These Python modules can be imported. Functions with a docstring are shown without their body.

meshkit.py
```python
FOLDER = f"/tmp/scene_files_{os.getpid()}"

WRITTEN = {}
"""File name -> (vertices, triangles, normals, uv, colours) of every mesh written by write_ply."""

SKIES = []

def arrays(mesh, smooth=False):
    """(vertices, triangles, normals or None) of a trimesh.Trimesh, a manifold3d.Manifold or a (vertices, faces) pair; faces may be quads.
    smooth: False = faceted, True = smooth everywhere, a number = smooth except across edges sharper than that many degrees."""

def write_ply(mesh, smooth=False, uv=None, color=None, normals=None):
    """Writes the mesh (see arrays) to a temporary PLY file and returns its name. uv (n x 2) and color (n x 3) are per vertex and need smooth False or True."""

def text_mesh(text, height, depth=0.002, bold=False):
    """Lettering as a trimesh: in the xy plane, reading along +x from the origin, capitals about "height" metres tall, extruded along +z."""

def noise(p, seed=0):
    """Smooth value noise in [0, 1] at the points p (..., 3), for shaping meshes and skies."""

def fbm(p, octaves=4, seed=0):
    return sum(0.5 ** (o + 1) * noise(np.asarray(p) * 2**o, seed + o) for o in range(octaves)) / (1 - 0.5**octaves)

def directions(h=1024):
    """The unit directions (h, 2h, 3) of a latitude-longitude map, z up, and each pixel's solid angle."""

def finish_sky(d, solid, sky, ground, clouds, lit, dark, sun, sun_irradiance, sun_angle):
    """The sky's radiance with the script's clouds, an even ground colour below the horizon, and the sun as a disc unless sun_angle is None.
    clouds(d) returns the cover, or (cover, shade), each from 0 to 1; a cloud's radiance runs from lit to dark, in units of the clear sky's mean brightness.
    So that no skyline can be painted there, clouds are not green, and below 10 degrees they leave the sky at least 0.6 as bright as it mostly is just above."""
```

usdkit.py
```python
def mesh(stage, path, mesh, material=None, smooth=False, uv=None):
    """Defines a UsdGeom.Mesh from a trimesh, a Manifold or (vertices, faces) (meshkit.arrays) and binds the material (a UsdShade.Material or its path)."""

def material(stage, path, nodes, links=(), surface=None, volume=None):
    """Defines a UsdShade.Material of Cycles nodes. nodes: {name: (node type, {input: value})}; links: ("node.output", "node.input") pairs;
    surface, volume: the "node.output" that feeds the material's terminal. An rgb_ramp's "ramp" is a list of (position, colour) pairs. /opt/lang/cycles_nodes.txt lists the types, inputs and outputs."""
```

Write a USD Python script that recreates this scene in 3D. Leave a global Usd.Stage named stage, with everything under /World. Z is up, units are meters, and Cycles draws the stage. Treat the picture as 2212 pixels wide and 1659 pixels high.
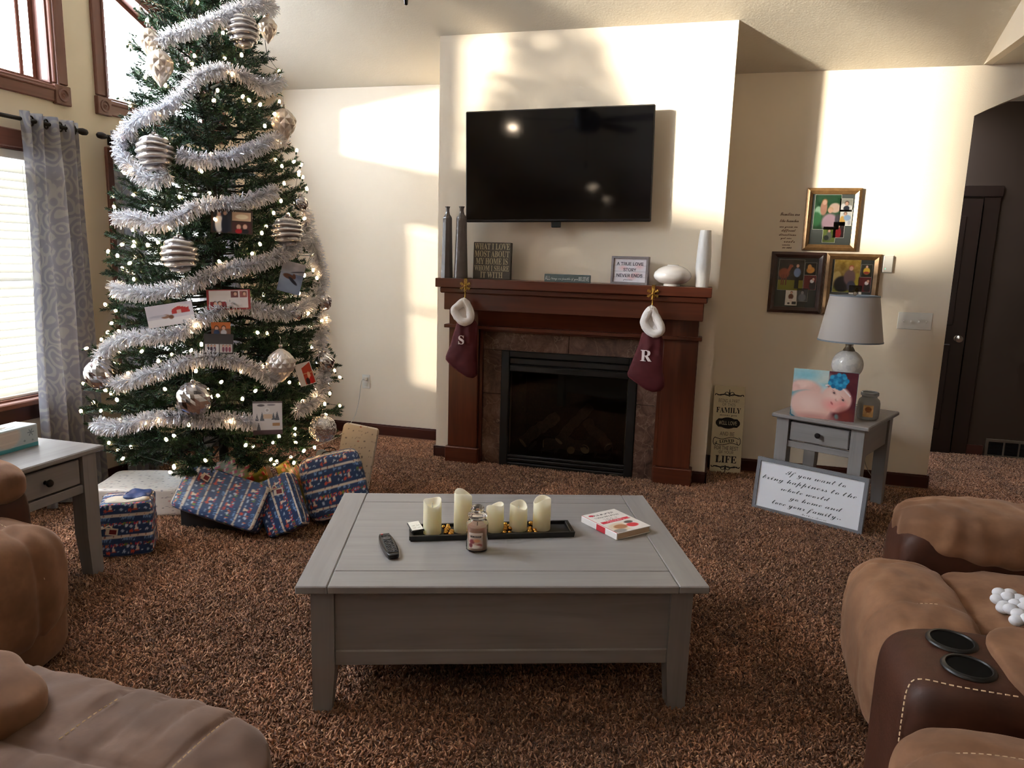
import math, random
import numpy as np, trimesh, shapely, usdkit, meshkit
from shapely.geometry import Polygon, Point, LineString
from shapely import affinity
from scipy.spatial import ConvexHull, Delaunay
from pxr import Usd, UsdGeom, UsdLux, UsdShade, Gf, Sdf, Vt

stage = Usd.Stage.CreateInMemory()
UsdGeom.SetStageUpAxis(stage, 'Z'); UsdGeom.SetStageMetersPerUnit(stage, 1.0)
UsdGeom.Xform.Define(stage, '/World')
PI = math.pi

# ---------------------------------------------------------------- camera, sky, sun, exposure
YAW, PITCH, ROLL, FPX = .2606, .1729, .0286, 1558.66
fwd = np.array([-math.sin(YAW) * math.cos(PITCH), math.cos(YAW) * math.cos(PITCH), -math.sin(PITCH)])
rgt = np.array([math.cos(YAW), math.sin(YAW), 0.]); upv = np.cross(rgt, fwd)
r2 = math.cos(ROLL) * rgt + math.sin(ROLL) * upv; u2 = -math.sin(ROLL) * rgt + math.cos(ROLL) * upv
cam = UsdGeom.Camera.Define(stage, '/World/Camera')
m4 = Gf.Matrix4d(1.)
for i_, row in enumerate((r2, u2, -fwd)):
    m4.SetRow(i_, Gf.Vec4d(*map(float, row), 0.))
m4.SetRow(3, Gf.Vec4d(0, 0, 1.48, 1.))
cam.AddTransformOp().Set(m4)
cam.CreateHorizontalApertureAttr(36.); cam.CreateVerticalApertureAttr(27.)
cam.CreateFocalLengthAttr(FPX / 2212 * 36.); cam.CreateClippingRangeAttr(Gf.Vec2f(.05, 500.))
cam.CreateExposureAttr(0.)
dome = UsdLux.DomeLight.Define(stage, '/World/Sky')
dome.CreateColorAttr(Gf.Vec3f(.84, .91, 1.)); dome.CreateIntensityAttr(7.8)
SUN = np.array([.781, 	.625, -.13]); SUN /= np.linalg.norm(SUN)
sun = UsdLux.DistantLight.Define(stage, '/World/Sun')
sun.CreateColorAttr(Gf.Vec3f(1., .91, .75)); sun.CreateIntensityAttr(3.5); sun.CreateAngleAttr(3.2); sun.CreateNormalizeAttr(True)
zq = -SUN; xq = np.cross([0, 0, 1.], zq); xq /= np.linalg.norm(xq); yq = np.cross(zq, xq)
sm = Gf.Matrix4d(1.)
for i_, row in enumerate((xq, yq, zq)):
    sm.SetRow(i_, Gf.Vec4d(*map(float, row), 0.))
sun.AddTransformOp().Set(sm)

# ---------------------------------------------------------------- helpers
RNG = np.random.default_rng(7)
used = {}
def numbered(path):
    n = used.get(path, 0); used[path] = n + 1
    return path if n == 0 else '%s_%03d' % (path, n)
def say(p, label=None, cat=None, group=None, kind=None):
    for k, v in (('label', label), ('category', cat), ('group', group), ('kind', kind)):
        if v: p.SetCustomDataByKey(k, v)
def thing(name, label, cat, loc=(0, 0, 0), rz=0., rx=0., ry=0., group=None, kind=None):
    x = UsdGeom.Xform.Define(stage, numbered('/World/' + name))
    if rz or rx or ry: x.AddTransformOp().Set(gm(T(loc, rz, rx, ry)))
    else: x.AddTranslateOp().Set(Gf.Vec3d(*map(float, loc)))
    say(x.GetPrim(), label, cat, group, kind)
    return str(x.GetPath())
def gm(t): return Gf.Matrix4d(*[float(a) for a in np.asarray(t).T.ravel()])
def part(parent, name, mesh, m, smooth=35, label=None, kind=None, col=None):
    p = numbered(parent + '/' + name)
    g = usdkit.mesh(stage, p, mesh, m, smooth if col is None else (True if smooth else False))
    if col is not None:
        UsdGeom.PrimvarsAPI(g).CreatePrimvar('col', Sdf.ValueTypeNames.Color3fArray, 'vertex').Set(Vt.Vec3fArray.FromNumpy(np.ascontiguousarray(col, np.float32)))
    say(g.GetPrim(), label, None, None, kind)
    return p
def single(name, mesh, m, label, cat, smooth=35, group=None, kind=None):
    p = numbered('/World/' + name); g = usdkit.mesh(stage, p, mesh, m, smooth)
    say(g.GetPrim(), label, cat, group, kind); return p
def copy_of(src, name, label, loc, rz=0., group=None, cat=None):
    x = UsdGeom.Xform.Define(stage, numbered('/World/' + name))
    x.GetPrim().GetReferences().AddInternalReference(src); x.GetPrim().SetInstanceable(True)
    x.ClearXformOpOrder()
    x.AddTransformOp(opSuffix='place').Set(gm(T(loc, rz)))
    say(x.GetPrim(), label, cat, group)
    return str(x.GetPath())
def S(r, g, b):
    c = np.array([r, g, b]) / 255.
    return tuple(np.where(c <= .04045, c / 12.92, ((c + .055) / 1.055) ** 2.4))
def lin(a):
    c = np.clip(np.asarray(a, float) / 255., 0, 1)
    return np.where(c <= .04045, c / 12.92, ((c + .055) / 1.055) ** 2.4)

def R3(rz=0., rx=0., ry=0.):
    cz, sz, cx, sx, cy, sy = math.cos(rz), math.sin(rz), math.cos(rx), math.sin(rx), math.cos(ry), math.sin(ry)
    return np.array([[cz, -sz, 0], [sz, cz, 0], [0, 0, 1.]]) @ np.array([[1, 0, 0], [0, cx, -sx], [0, sx, cx]]) @ np.array([[cy, 0, sy], [0, 1, 0], [-sy, 0, cy]])
def T(loc=(0, 0, 0), rz=0., rx=0., ry=0.):
    t = np.eye(4); t[:3, :3] = R3(rz, rx, ry); t[:3, 3] = loc; return t
def ap(mesh, t):
    v, f = vf(mesh); return v @ t[:3, :3].T + t[:3, 3], f
def vf(m):
    if isinstance(m, tuple):
        v, f = np.asarray(m[0], float), np.asarray(m[1], int)
    else: v, f, _ = meshkit.arrays(m)
    if f.shape[1] == 4: f = np.vstack([f[:, [0, 1, 2]], f[:, [0, 2, 3]]])
    return v, f
def join(*ms):
    vs, fs, n = [], [], 0
    for m in ms:
        v, f = vf(m); vs.append(v); fs.append(f + n); n += len(v)
    return np.vstack(vs), np.vstack(fs)
def hull(p):
    p = np.asarray(p, float); h = ConvexHull(p); f = h.simplices.copy()
    c = p.mean(0); a, b, d = p[f[:, 0]], p[f[:, 1]], p[f[:, 2]]
    flip = np.einsum('ij,ij->i', np.cross(b - a, d - a), a - c) < 0
    f[flip] = f[flip][:, ::-1]
    return p, f
def bx(lo, hi, b=.003):
    lo, hi = np.minimum(lo, hi).astype(float), np.maximum(lo, hi).astype(float)
    b = min(b, .45 * (hi - lo).min()); c, h = (lo + hi) / 2, (hi - lo) / 2; pts = []
    if b <= 0: return hull([c + h * np.array(s) for s in np.ndindex(2, 2, 2) for s in [np.array(s) * 2 - 1]])
    for s in np.ndindex(2, 2, 2):
        s = np.array(s) * 2 - 1
        for k in range(3):
            q = h - b; q[k] = h[k]; pts.append(c + s * q)
    return hull(pts)
def frustum(lo, hi, lo2, hi2, z0, z1):
    """a tapered post: rectangle lo..hi at z0, lo2..hi2 at z1"""
    return hull([(x, y, z) for (a, b, z) in ((lo, hi, z0), (lo2, hi2, z1)) for x in (a[0], b[0]) for y in (a[1], b[1])])
def lathe(prof, n=32):
    prof = np.asarray(prof, float); a = np.arange(n) * 2 * PI / n; m = len(prof)
    v = np.stack([prof[:, None, 0] * np.cos(a), prof[:, None, 0] * np.sin(a), np.repeat(prof[:, 1:2], n, 1)], -1).reshape(-1, 3)
    i, j = np.meshgrid(np.arange(m - 1), np.arange(n), indexing='ij')
    q = np.stack([i * n + j, i * n + (j + 1) % n, (i + 1) * n + (j + 1) % n, (i + 1) * n + j], -1).reshape(-1, 4)
    f = np.vstack([q[:, [0, 1, 2]], q[:, [0, 2, 3]]])
    t = trimesh.Trimesh(v, f, process=False); t.merge_vertices(); t.update_faces(t.nondegenerate_faces())
    return np.array(t.vertices), np.array(t.faces)
def cyl(p0, p1, r0, r1=None, n=16): return tube([p0, p1], [r0, r0 if r1 is None else r1], n)
def tube(p, r, n=8, closed=False):
    p = np.asarray(p, float); m = len(p)
    t = (np.roll(p, -1, 0) - np.roll(p, 1, 0)) if closed else np.gradient(p, axis=0)
    t /= np.linalg.norm(t, axis=1, keepdims=True) + 1e-12
    ref = np.array([0, 0, 1.]) if np.abs(t[:, 2]).max() < .9 else (np.array([1., 0, 0]) if np.abs(t[:, 0]).max() < .9 else np.array([.3, .9, .31]))
    a = np.cross(t, ref); a /= np.linalg.norm(a, axis=1, keepdims=True) + 1e-12; b = np.cross(t, a)
    ang = np.arange(n) * 2 * PI / n; r = np.broadcast_to(np.asarray(r, float), (m,))
    v = (p[:, None] + r[:, None, None] * (np.cos(ang)[None, :, None] * a[:, None] + np.sin(ang)[None, :, None] * b[:, None])).reshape(-1, 3)
    k = m if closed else m - 1
    i, j = np.meshgrid(np.arange(k), np.arange(n), indexing='ij'); i2 = (i + 1) % m
    q = np.stack([i * n + j, i * n + (j + 1) % n, i2 * n + (j + 1) % n, i2 * n + j], -1).reshape(-1, 4)
    f = [q[:, [0, 1, 2]], q[:, [0, 2, 3]]]
    if not closed:
        v = np.vstack([v, p[:1], p[-1:]]); c = np.arange(n); d = (c + 1) % n
        f += [np.stack([np.full(n, m * n), d, c], 1), np.stack([np.full(n, m * n + 1), (m - 1) * n + c, (m - 1) * n + d], 1)]
    f = np.vstack(f)
    # normals outward
    w = np.cross(v[f[:, 1]] - v[f[:, 0]], v[f[:, 2]] - v[f[:, 0]]); vol = np.einsum('ij,ij->', w, v[f[:, 0]] - v.mean(0))
    return v, (f if vol > 0 else f[:, ::-1])
def smoothpath(p, n=8):
    p = np.asarray(p, float); out = []
    for i in range(len(p) - 1):
        a, b, c, d = p[max(i - 1, 0)], p[i], p[i + 1], p[min(i + 2, len(p) - 1)]
        for s in np.arange(n) / n:
            out.append(.5 * (2 * b + (c - a) * s + (2 * a - 5 * b + 4 * c - d) * s * s + (3 * b - a - 3 * c + d) * s ** 3))
    return np.array(out + [p[-1]])
def ext(poly, h):
    gs = getattr(poly, 'geoms', [poly]); ms = []
    for g in gs:
        if g.area > 1e-12 and g.geom_type == 'Polygon':
            ms.append(trimesh.creation.extrude_polygon(g, h, engine='earcut'))
    return join(*ms)
def ext_xz(poly, y0, y1):
    v, f = ext(poly, y1 - y0); return np.stack([v[:, 0], y0 + v[:, 2], v[:, 1]], 1), f[:, ::-1]
def ext_yz(poly, x0, x1):
    v, f = ext(poly, x1 - x0); return np.stack([x0 + v[:, 2], v[:, 0], v[:, 1]], 1), f
def ext_x(poly_yz, x0, x1): return ext_yz(Polygon(poly_yz), x0, x1)
def ext_y(poly_xz, y0, y1): return ext_xz(Polygon(poly_xz), y0, y1)
def box2(a, b, c, d): return Polygon([(a, b), (c, b), (c, d), (a, d)])
def cubegrid(n):
    g = np.linspace(-1, 1, n + 1); vs, fs, k = [], [], 0
    for ax in range(3):
        for s in (-1, 1):
            a, b = np.meshgrid(g, g, indexing='ij'); q = np.zeros((n + 1, n + 1, 3)); o = [i for i in range(3) if i != ax]
            q[..., ax] = s; q[..., o[0]] = a; q[..., o[1]] = b
            i, j = np.meshgrid(np.arange(n), np.arange(n), indexing='ij'); N = n + 1
            f = np.stack([i * N + j, (i + 1) * N + j, (i + 1) * N + j + 1, i * N + j + 1], -1).reshape(-1, 4)
            if (s > 0) == (ax == 1): f = f[:, ::-1]
            vs.append(q.reshape(-1, 3)); fs.append(f + k); k += N * N
    return np.vstack(vs), np.vstack(fs)
CG = {}
def pillow(lo, hi, p=4., n=22, grooves=(), bump=0., seed=0, puff=None):
    """a stuffed cushion: a rounded box with seams pressed in along planes (axis, position, depth, width)"""
    if n not in CG:
        v, f = cubegrid(n); v, f = vf((v, f)); t = trimesh.Trimesh(v, f, process=False); t.merge_vertices(); CG[n] = np.array(t.vertices), np.array(t.faces)
    q, f = CG[n]; lo, hi = np.array(lo, float), np.array(hi, float); c, h = (lo + hi) / 2, (hi - lo) / 2
    q = np.sign(q) * np.abs(np.sin(q * PI / 2)) ** .9
    s = (np.abs(q) ** p).sum(1, keepdims=True) ** (-1 / p); d = q * s
    nrm = np.sign(d) * np.abs(d) ** (p - 1) / h; nrm /= np.linalg.norm(nrm, axis=1, keepdims=True) + 1e-12
    v = c + d * h; off = np.zeros(len(v))
    for ax, pos, dep, wid in grooves: off -= dep * np.exp(-((v[:, ax] - pos) / wid) ** 2)
    if bump:
        off += bump * (meshkit.fbm(v * 9 + seed * 7.3, 3, seed) - .5) * 2
        off += bump * .6 * np.sin(v[:, 0] * 60 + 6 * meshkit.noise(v * 6, seed)) * np.sin(v[:, 1] * 31 + 3)
    return v + nrm * off[:, None], f
def inflate(poly, res, thick):
    """a soft flat shape: the outline poly in x, z, swelling to +-thick in y"""
    x0, y0, x1, y1 = poly.bounds; gx, gy = np.meshgrid(np.arange(x0, x1, res), np.arange(y0, y1, res)); p = np.stack([gx.ravel(), gy.ravel()], 1)
    p = p[shapely.contains_xy(poly.buffer(-res * .6), p[:, 0], p[:, 1])]
    L = poly.exterior.length; bd = np.array([poly.exterior.interpolate(s).coords[0] for s in np.arange(0, L, res)]); n = len(bd)
    a = np.vstack([bd, p]); tri = Delaunay(a).simplices; cen = a[tri].mean(1); tri = tri[shapely.contains_xy(poly, cen[:, 0], cen[:, 1])]
    d = shapely.distance(poly.exterior, shapely.points(a)); d[:n] = 0; dm = d.max(); w = thick * np.sqrt(1 - (1 - np.minimum(d / dm, 1)) ** 2)
    front = np.stack([a[:, 0], -w, a[:, 1]], 1); back = np.stack([a[:, 0], w, a[:, 1]], 1)
    c = a[tri]; ccw = np.cross(c[:, 1] - c[:, 0], c[:, 2] - c[:, 0]) > 0
    tri[~ccw] = tri[~ccw][:, ::-1]
    idx = np.arange(len(a)) + len(a); idx[:n] = np.arange(n)
    return np.vstack([front, back]), np.vstack([tri, idx[tri][:, ::-1]])

# ---------------------------------------------------------------- lettering
import glob
FONTS = {}
def _font(kind):
    from PIL import ImageFont
    if kind not in FONTS:
        FONTS[kind] = ImageFont.truetype(glob.glob('/opt/blender-*/*/datafiles/fonts/' + ('NotoSansMath-Regular.woff2' if kind == 'math' else 'Inter.woff2'))[0], 72)
    return FONTS[kind]
def style(text, kind):
    up, lo = {'serif': (0x1D400, 0x1D41A), 'script': (0x1D4D0, 0x1D4EA), 'italic': (0x1D468, 0x1D482)}[kind]
    return ''.join(chr(up + ord(c) - 65) if 'A' <= c <= 'Z' else chr(lo + ord(c) - 97) if 'a' <= c <= 'z' else c for c in text)
TP = {}
def text_poly(text, height, kind='sans', bold=0, width=None):
    """outline of a line of lettering, left at x=0 on the baseline y=0, capitals about height tall"""
    from PIL import Image, ImageDraw
    key = (text, kind, bold)
    if key not in TP:
        f = _font('inter' if kind == 'sans' else 'math'); t = text if kind == 'sans' else style(text, kind)
        x0, y0, x1, y1 = f.getbbox(t, anchor='ls', stroke_width=bold)
        im = Image.new('L', (int(x1 - x0) + 8, int(y1 - y0) + 8)); ImageDraw.Draw(im).text((4 - x0, 4 - y0), t, 255, f, anchor='ls', stroke_width=bold)
        on = np.pad(np.asarray(im) > 127, ((0, 0), (1, 1))).astype(np.int8)
        rows, st = np.nonzero(np.diff(on, axis=1) == 1); en = np.nonzero(np.diff(on, axis=1) == -1)[1]
        g = shapely.union_all(shapely.box(st, -rows - 1, en, -rows)).buffer(.6).buffer(-.6).simplify(.6)
        TP[key] = affinity.translate(g, -4, 4 - y0)
    g = TP[key]; s = height / 52.
    g = affinity.scale(g, s, s, origin=(0, 0))
    if width: g = affinity.scale(g, width / (g.bounds[2] - g.bounds[0]), 1, origin=(0, 0))
    return affinity.translate(g, -g.bounds[0], 0)
def center(g, cx, y): return affinity.translate(g, cx - (g.bounds[0] + g.bounds[2]) / 2, y)

# ---------------------------------------------------------------- painting flat prints: a fine grid of coloured vertices
class Cv:
    def __init__(s, w, h, nx, ny, base):
        s.w, s.h, s.nx, s.ny = w, h, nx, ny
        x, y = np.meshgrid(np.linspace(0, w, nx + 1), np.linspace(0, h, ny + 1), indexing='ij'); s.X, s.Y = x.ravel(), y.ravel()
        s.c = np.tile(np.array(base, float), (len(s.X), 1))
    def put(s, m, col):
        m = np.clip(np.asarray(m, float), 0, 1)[:, None]; s.c = s.c * (1 - m) + np.array(col, float) * m; return s
    def ell(s, cx, cy, rx, ry, col, ang=0., soft=.15, clip=None):
        a = math.radians(ang); x, y = s.X - cx, s.Y - cy; u, v = x * math.cos(a) + y * math.sin(a), -x * math.sin(a) + y * math.cos(a)
        d = np.sqrt((u / rx) ** 2 + (v / ry) ** 2); m = np.clip((1 + soft - d) / (2 * soft), 0, 1)
        return s.put(m if clip is None else m * clip, col)
    def rect(s, x0, y0, x1, y1, col): return s.put((s.X >= x0) & (s.X <= x1) & (s.Y >= y0) & (s.Y <= y1), col)
    def poly(s, g, col):
        if isinstance(g, list): g = Polygon(g)
        return s.put(shapely.contains_xy(g, s.X, s.Y), col)
    def grain(s, amp, scale, seed=0):
        s.c = s.c + amp * (meshkit.fbm(np.stack([s.X * scale, s.Y * scale, s.X * 0], 1), 3, seed) - .5)[:, None] * 2; return s
    def mesh(s):
        nx, ny = s.nx, s.ny; i, j = np.meshgrid(np.arange(nx), np.arange(ny), indexing='ij'); N = ny + 1
        f = np.stack([i * N + j, (i + 1) * N + j, (i + 1) * N + j + 1, i * N + j + 1], -1).reshape(-1, 4)
        return (np.stack([s.X, s.X * 0, s.Y], 1), f), lin(s.c)
def print_on(parent, name, cv, m, t, label=None):
    (v, f), c = cv.mesh(); v, f = ap((v, f), t); return part(parent, name, (v, f), m, False, label, col=c)

# ---------------------------------------------------------------- materials
LK = '/World/Looks/'
UsdGeom.Scope.Define(stage, '/World/Looks')
def mat(name, c, rough=.5, metal=0., **k):
    d = {'base_color': c, 'roughness': rough, 'metallic': metal}; d.update(k)
    return usdkit.material(stage, LK + name, {'p': ('principled_bsdf', d)}, [], surface='p.BSDF')
def mat_noise(name, ramp, scale=(5, 5, 5), rough=.5, detail=4., bump=0., bscale=None, metal=0., dist=0., **k):
    """a surface whose colour wanders along a ramp with noise in object space; optional fine relief"""
    d = {'roughness': rough, 'metallic': metal}; d.update(k)
    n = {'t': ('texture_coordinate', {}), 'm': ('mapping', {'scale': scale}), 'n': ('noise_texture', {'scale': 1., 'detail': detail, 'roughness': .6, 'distortion': dist}),
         'r': ('rgb_ramp', {'ramp': ramp}), 'p': ('principled_bsdf', d)}
    l = [('t.object', 'm.vector'), ('m.vector', 'n.vector'), ('n.fac', 'r.fac'), ('r.color', 'p.base_color')]
    if bump:
        n['m2'] = ('mapping', {'scale': bscale or scale}); n['n2'] = ('noise_texture', {'scale': 1., 'detail': 3.}); n['b'] = ('bump', {'strength': bump, 'distance': .004})
        l += [('t.object', 'm2.vector'), ('m2.vector', 'n2.vector'), ('n2.fac', 'b.height'), ('b.normal', 'p.normal')]
    return usdkit.material(stage, LK + name, n, l, surface='p.BSDF')
def mat_print(name, rough=.5, **k):
    d = {'roughness': rough}; d.update(k)
    return usdkit.material(stage, LK + name, {'a': ('attribute', {'attribute': 'col'}), 'p': ('principled_bsdf', d)}, [('a.color', 'p.base_color')], surface='p.BSDF')
def strand_cols(ramp, n, k, rg):
    """one colour per strand, drawn from the ramp and given to its k vertices"""
    u = rg.random(n); x = [p for p, _ in ramp]; c = np.stack([np.interp(u, x, [q[i] for _, q in ramp]) for i in range(3)], 1)
    return np.repeat(c, k, 0)
def mat_glow(name, c, s): return usdkit.material(stage, LK + name, {'e': ('emission', {'color': c, 'strength': s})}, [], surface='e.emission')
def mat_pane(name, tint=(1, 1, 1), fac=.04):
    return usdkit.material(stage, LK + name, {'t': ('transparent_bsdf', {'color': tint}), 'g': ('glossy_bsdf', {'color': (1, 1, 1), 'roughness': .02}), 'm': ('mix_closure', {'fac': fac})},
                           [('t.BSDF', 'm.closure1'), ('g.BSDF', 'm.closure2')], surface='m.closure')
def wood(name, ramp, axis, rough=.35, **k):
    sc = [26., 26., 26.]; sc[axis] = 1.6
    return mat_noise(name, ramp, tuple(sc), rough, 5., dist=.6, bump=.08, **k)

WALL = mat_noise('wall_paint', [(0, S(230, 216, 194)), (1, S(237, 224, 203))], (3, 3, 3), .62, bump=.12, bscale=(160, 160, 160))
CEIL = mat_noise('ceiling_paint', [(0, S(204, 195, 178)), (1, S(214, 205, 188))], (3, 3, 3), .7, bump=.25, bscale=(70, 70, 70))
CH = [(0, S(58, 26, 16)), (.5, S(86, 41, 25)), (1, S(108, 54, 34))]
CHERRY_X = wood('cherry_wood_lengthwise', CH, 0, .3); CHERRY_Z = wood('cherry_wood_upright', CH, 2, .3)
DK = [(0, S(52, 23, 18)), (1, S(78, 38, 28))]
BASE_X = wood('dark_base_wood', DK, 0, .35)
OK_ = [(0, S(88, 54, 46)), (.5, S(110, 70, 58)), (1, S(126, 84, 70))]
OAK_Y = wood('oak_trim_horizontal', OK_, 1, .4); OAK_Z = wood('oak_trim_upright', OK_, 2, .4)
GR = [(0, S(112, 108, 107)), (.45, S(133, 129, 128)), (1, S(148, 144, 142))]
GREY_X = wood('grey_painted_wood_lengthwise', GR, 0, .42); GREY_Y = wood('grey_painted_wood_crosswise', GR, 1, .42); GREY_Z = wood('grey_painted_wood_upright', GR, 2, .45)
PANE = mat_pane('window_glass')
BLACK = mat('black_satin', S(18, 18, 19), .4); BLACKM = mat('black_matte', S(14, 14, 14), .75)
IRON = mat('dark_iron', S(36, 33, 33), .45, .6)
NICKEL = mat('brushed_nickel', S(190, 186, 178), .25, 1.)
GOLD = mat('antique_gold', S(168, 128, 62), .32, 1.)
SILVER = mat('polished_silver', S(222, 220, 222), .12, 1.)
WHITEP = mat('white_plastic', S(225, 222, 212), .4)
PRINT = mat_print('printed_card', .45); GLOSSP = mat_print('glossy_photo_print', .25); PAPER = mat_print('printed_wrapping_paper', .4)
# ---------------------------------------------------------------- the room shell
YB, YC, XL, EAVE, SL = 5.37, 4.90, -3.6, 2.747, .4253
RIDGE_Y = 1.0; RIDGE_Z = EAVE + SL * (YB - RIDGE_Y); YF = RIDGE_Y - (YB - RIDGE_Y)
def struct(name, mesh, m, smooth=False, label=None, cat=None):
    return single(name, mesh, m, label, cat, smooth, kind='structure')
SUB = mat_noise('carpet_backing', [(0, S(96, 62, 46)), (1, S(130, 88, 66))], (60, 60, 60), .95)
struct('floor', bx((-3.75, -7, -.1), (4.7, 7.2, 0), 0), SUB)
roof = [(YB + .13, EAVE - SL * .13), (RIDGE_Y, RIDGE_Z), (YF, EAVE), (YF, EAVE + .16), (RIDGE_Y, RIDGE_Z + .16), (YB + .13, EAVE + .16)]
struct('ceiling', join(ext_x(roof, -3.76, 1.55), bx((1.60, -7.1, EAVE), (4.7, 7.2, EAVE + .12), 0), bx((-3.76, -7.1, EAVE), (1.55, YF, EAVE + .12), 0)), CEIL)
struct('wall_gable_right', ext_x([(YB, EAVE + .001), (RIDGE_Y, RIDGE_Z + .02), (YF, EAVE + .001)], 1.55, 1.62), WALL)
arch = [(1.537, -.01), (1.537, 2.446)] + [(1.537 + .826 * (1 - math.cos(a)), 2.446 + .225 * (1 - math.cos(a) ** 2)) for a in np.linspace(.06, PI - .06, 25)] + [(3.19, 2.446), (3.19, -.01)]
struct('wall_back', ext_xz(box2(XL - .14, 0, 4.7, EAVE + .02).difference(Polygon(arch)), YB, YB + .13), WALL)
struct('wall_right', bx((4.6, -7.1, 0), (4.75, 7.2, EAVE + .05), 0), WALL)
struct('wall_front', bx((-3.75, -7.15, 0), (4.7, -7.0, EAVE + .05), 0), WALL)
HALLP = mat_noise('shade_darkened_hall_paint', [(0, S(50, 36, 27)), (1, S(58, 43, 32))], (3, 3, 3), .65)  # wall paint darkened so its colour carries the shade of the hall
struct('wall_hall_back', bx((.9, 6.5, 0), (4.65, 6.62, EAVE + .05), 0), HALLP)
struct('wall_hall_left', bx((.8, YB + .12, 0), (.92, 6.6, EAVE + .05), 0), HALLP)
# chimney breast with the firebox hollow cut out of its front
breast = [(YC, 0), (YB + .001, 0), (YB + .001, EAVE + .02), (YC, EAVE + SL * (YB - YC) + .015)]
cbm = trimesh.Trimesh(*ext_x(breast, -1.88, .06)); hole = trimesh.Trimesh(*bx((-1.31, YC - .1, .04), (-.49, YB - .02, .80), 0))
cbm = trimesh.boolean.difference([cbm, hole], engine='manifold')
struct('wall_chimney_breast', (np.array(cbm.vertices), np.array(cbm.faces)), WALL)

# left wall with its tall raked windows above and the blinded windows below
rake = lambda y: 3.05 - .39 * (y - 3.946)
UP = [(3.79, 4.80, rake), (1.22, 3.409, rake)]
LOW = [(3.83, 4.80), (1.25, 3.40), (-1.9, .45)]
ZB, ZS, ZH = 2.35, .635, 1.985
wl = Polygon([(-7.1, 0), (YB + .13, 0), (YB + .13, EAVE + .03), (YB, EAVE + .03), (RIDGE_Y, RIDGE_Z + .03), (YF, EAVE + .03), (-7.1, EAVE + .03)])
for a, b, f in UP: wl = wl.difference(Polygon([(a, ZB), (b, ZB), (b, f(b)), (a, f(a))]))
for a, b in LOW: wl = wl.difference(box2(a, ZS, b, ZH))
struct('wall_left', ext_yz(wl, XL - .15, XL), WALL)
def rosette(parent, y, z, w=.105):
    b = part(parent, 'corner_block', bx((XL - .002, y - w / 2, z - w / 2), (XL + .028, y + w / 2, z + w / 2), .004), OAK_Z)
    ring = lathe([(0, 0), (.008, .006), (.014, .002), (.022, .001), (.028, .006), (.034, .006), (.038, 0), (0, -.004)], 28)
    part(b, 'carved_ring', ap(ring, T((XL + .027, y, z)) @ np.array([[0, 0, 1., 0], [1, 0, 0, 0], [0, 1, 0, 0], [0, 0, 0, 1]])), OAK_Z)
n_win = 0
def win(label):
    global n_win; n_win += 1
    return thing('window_%d' % n_win, label, None, kind='structure')
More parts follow.
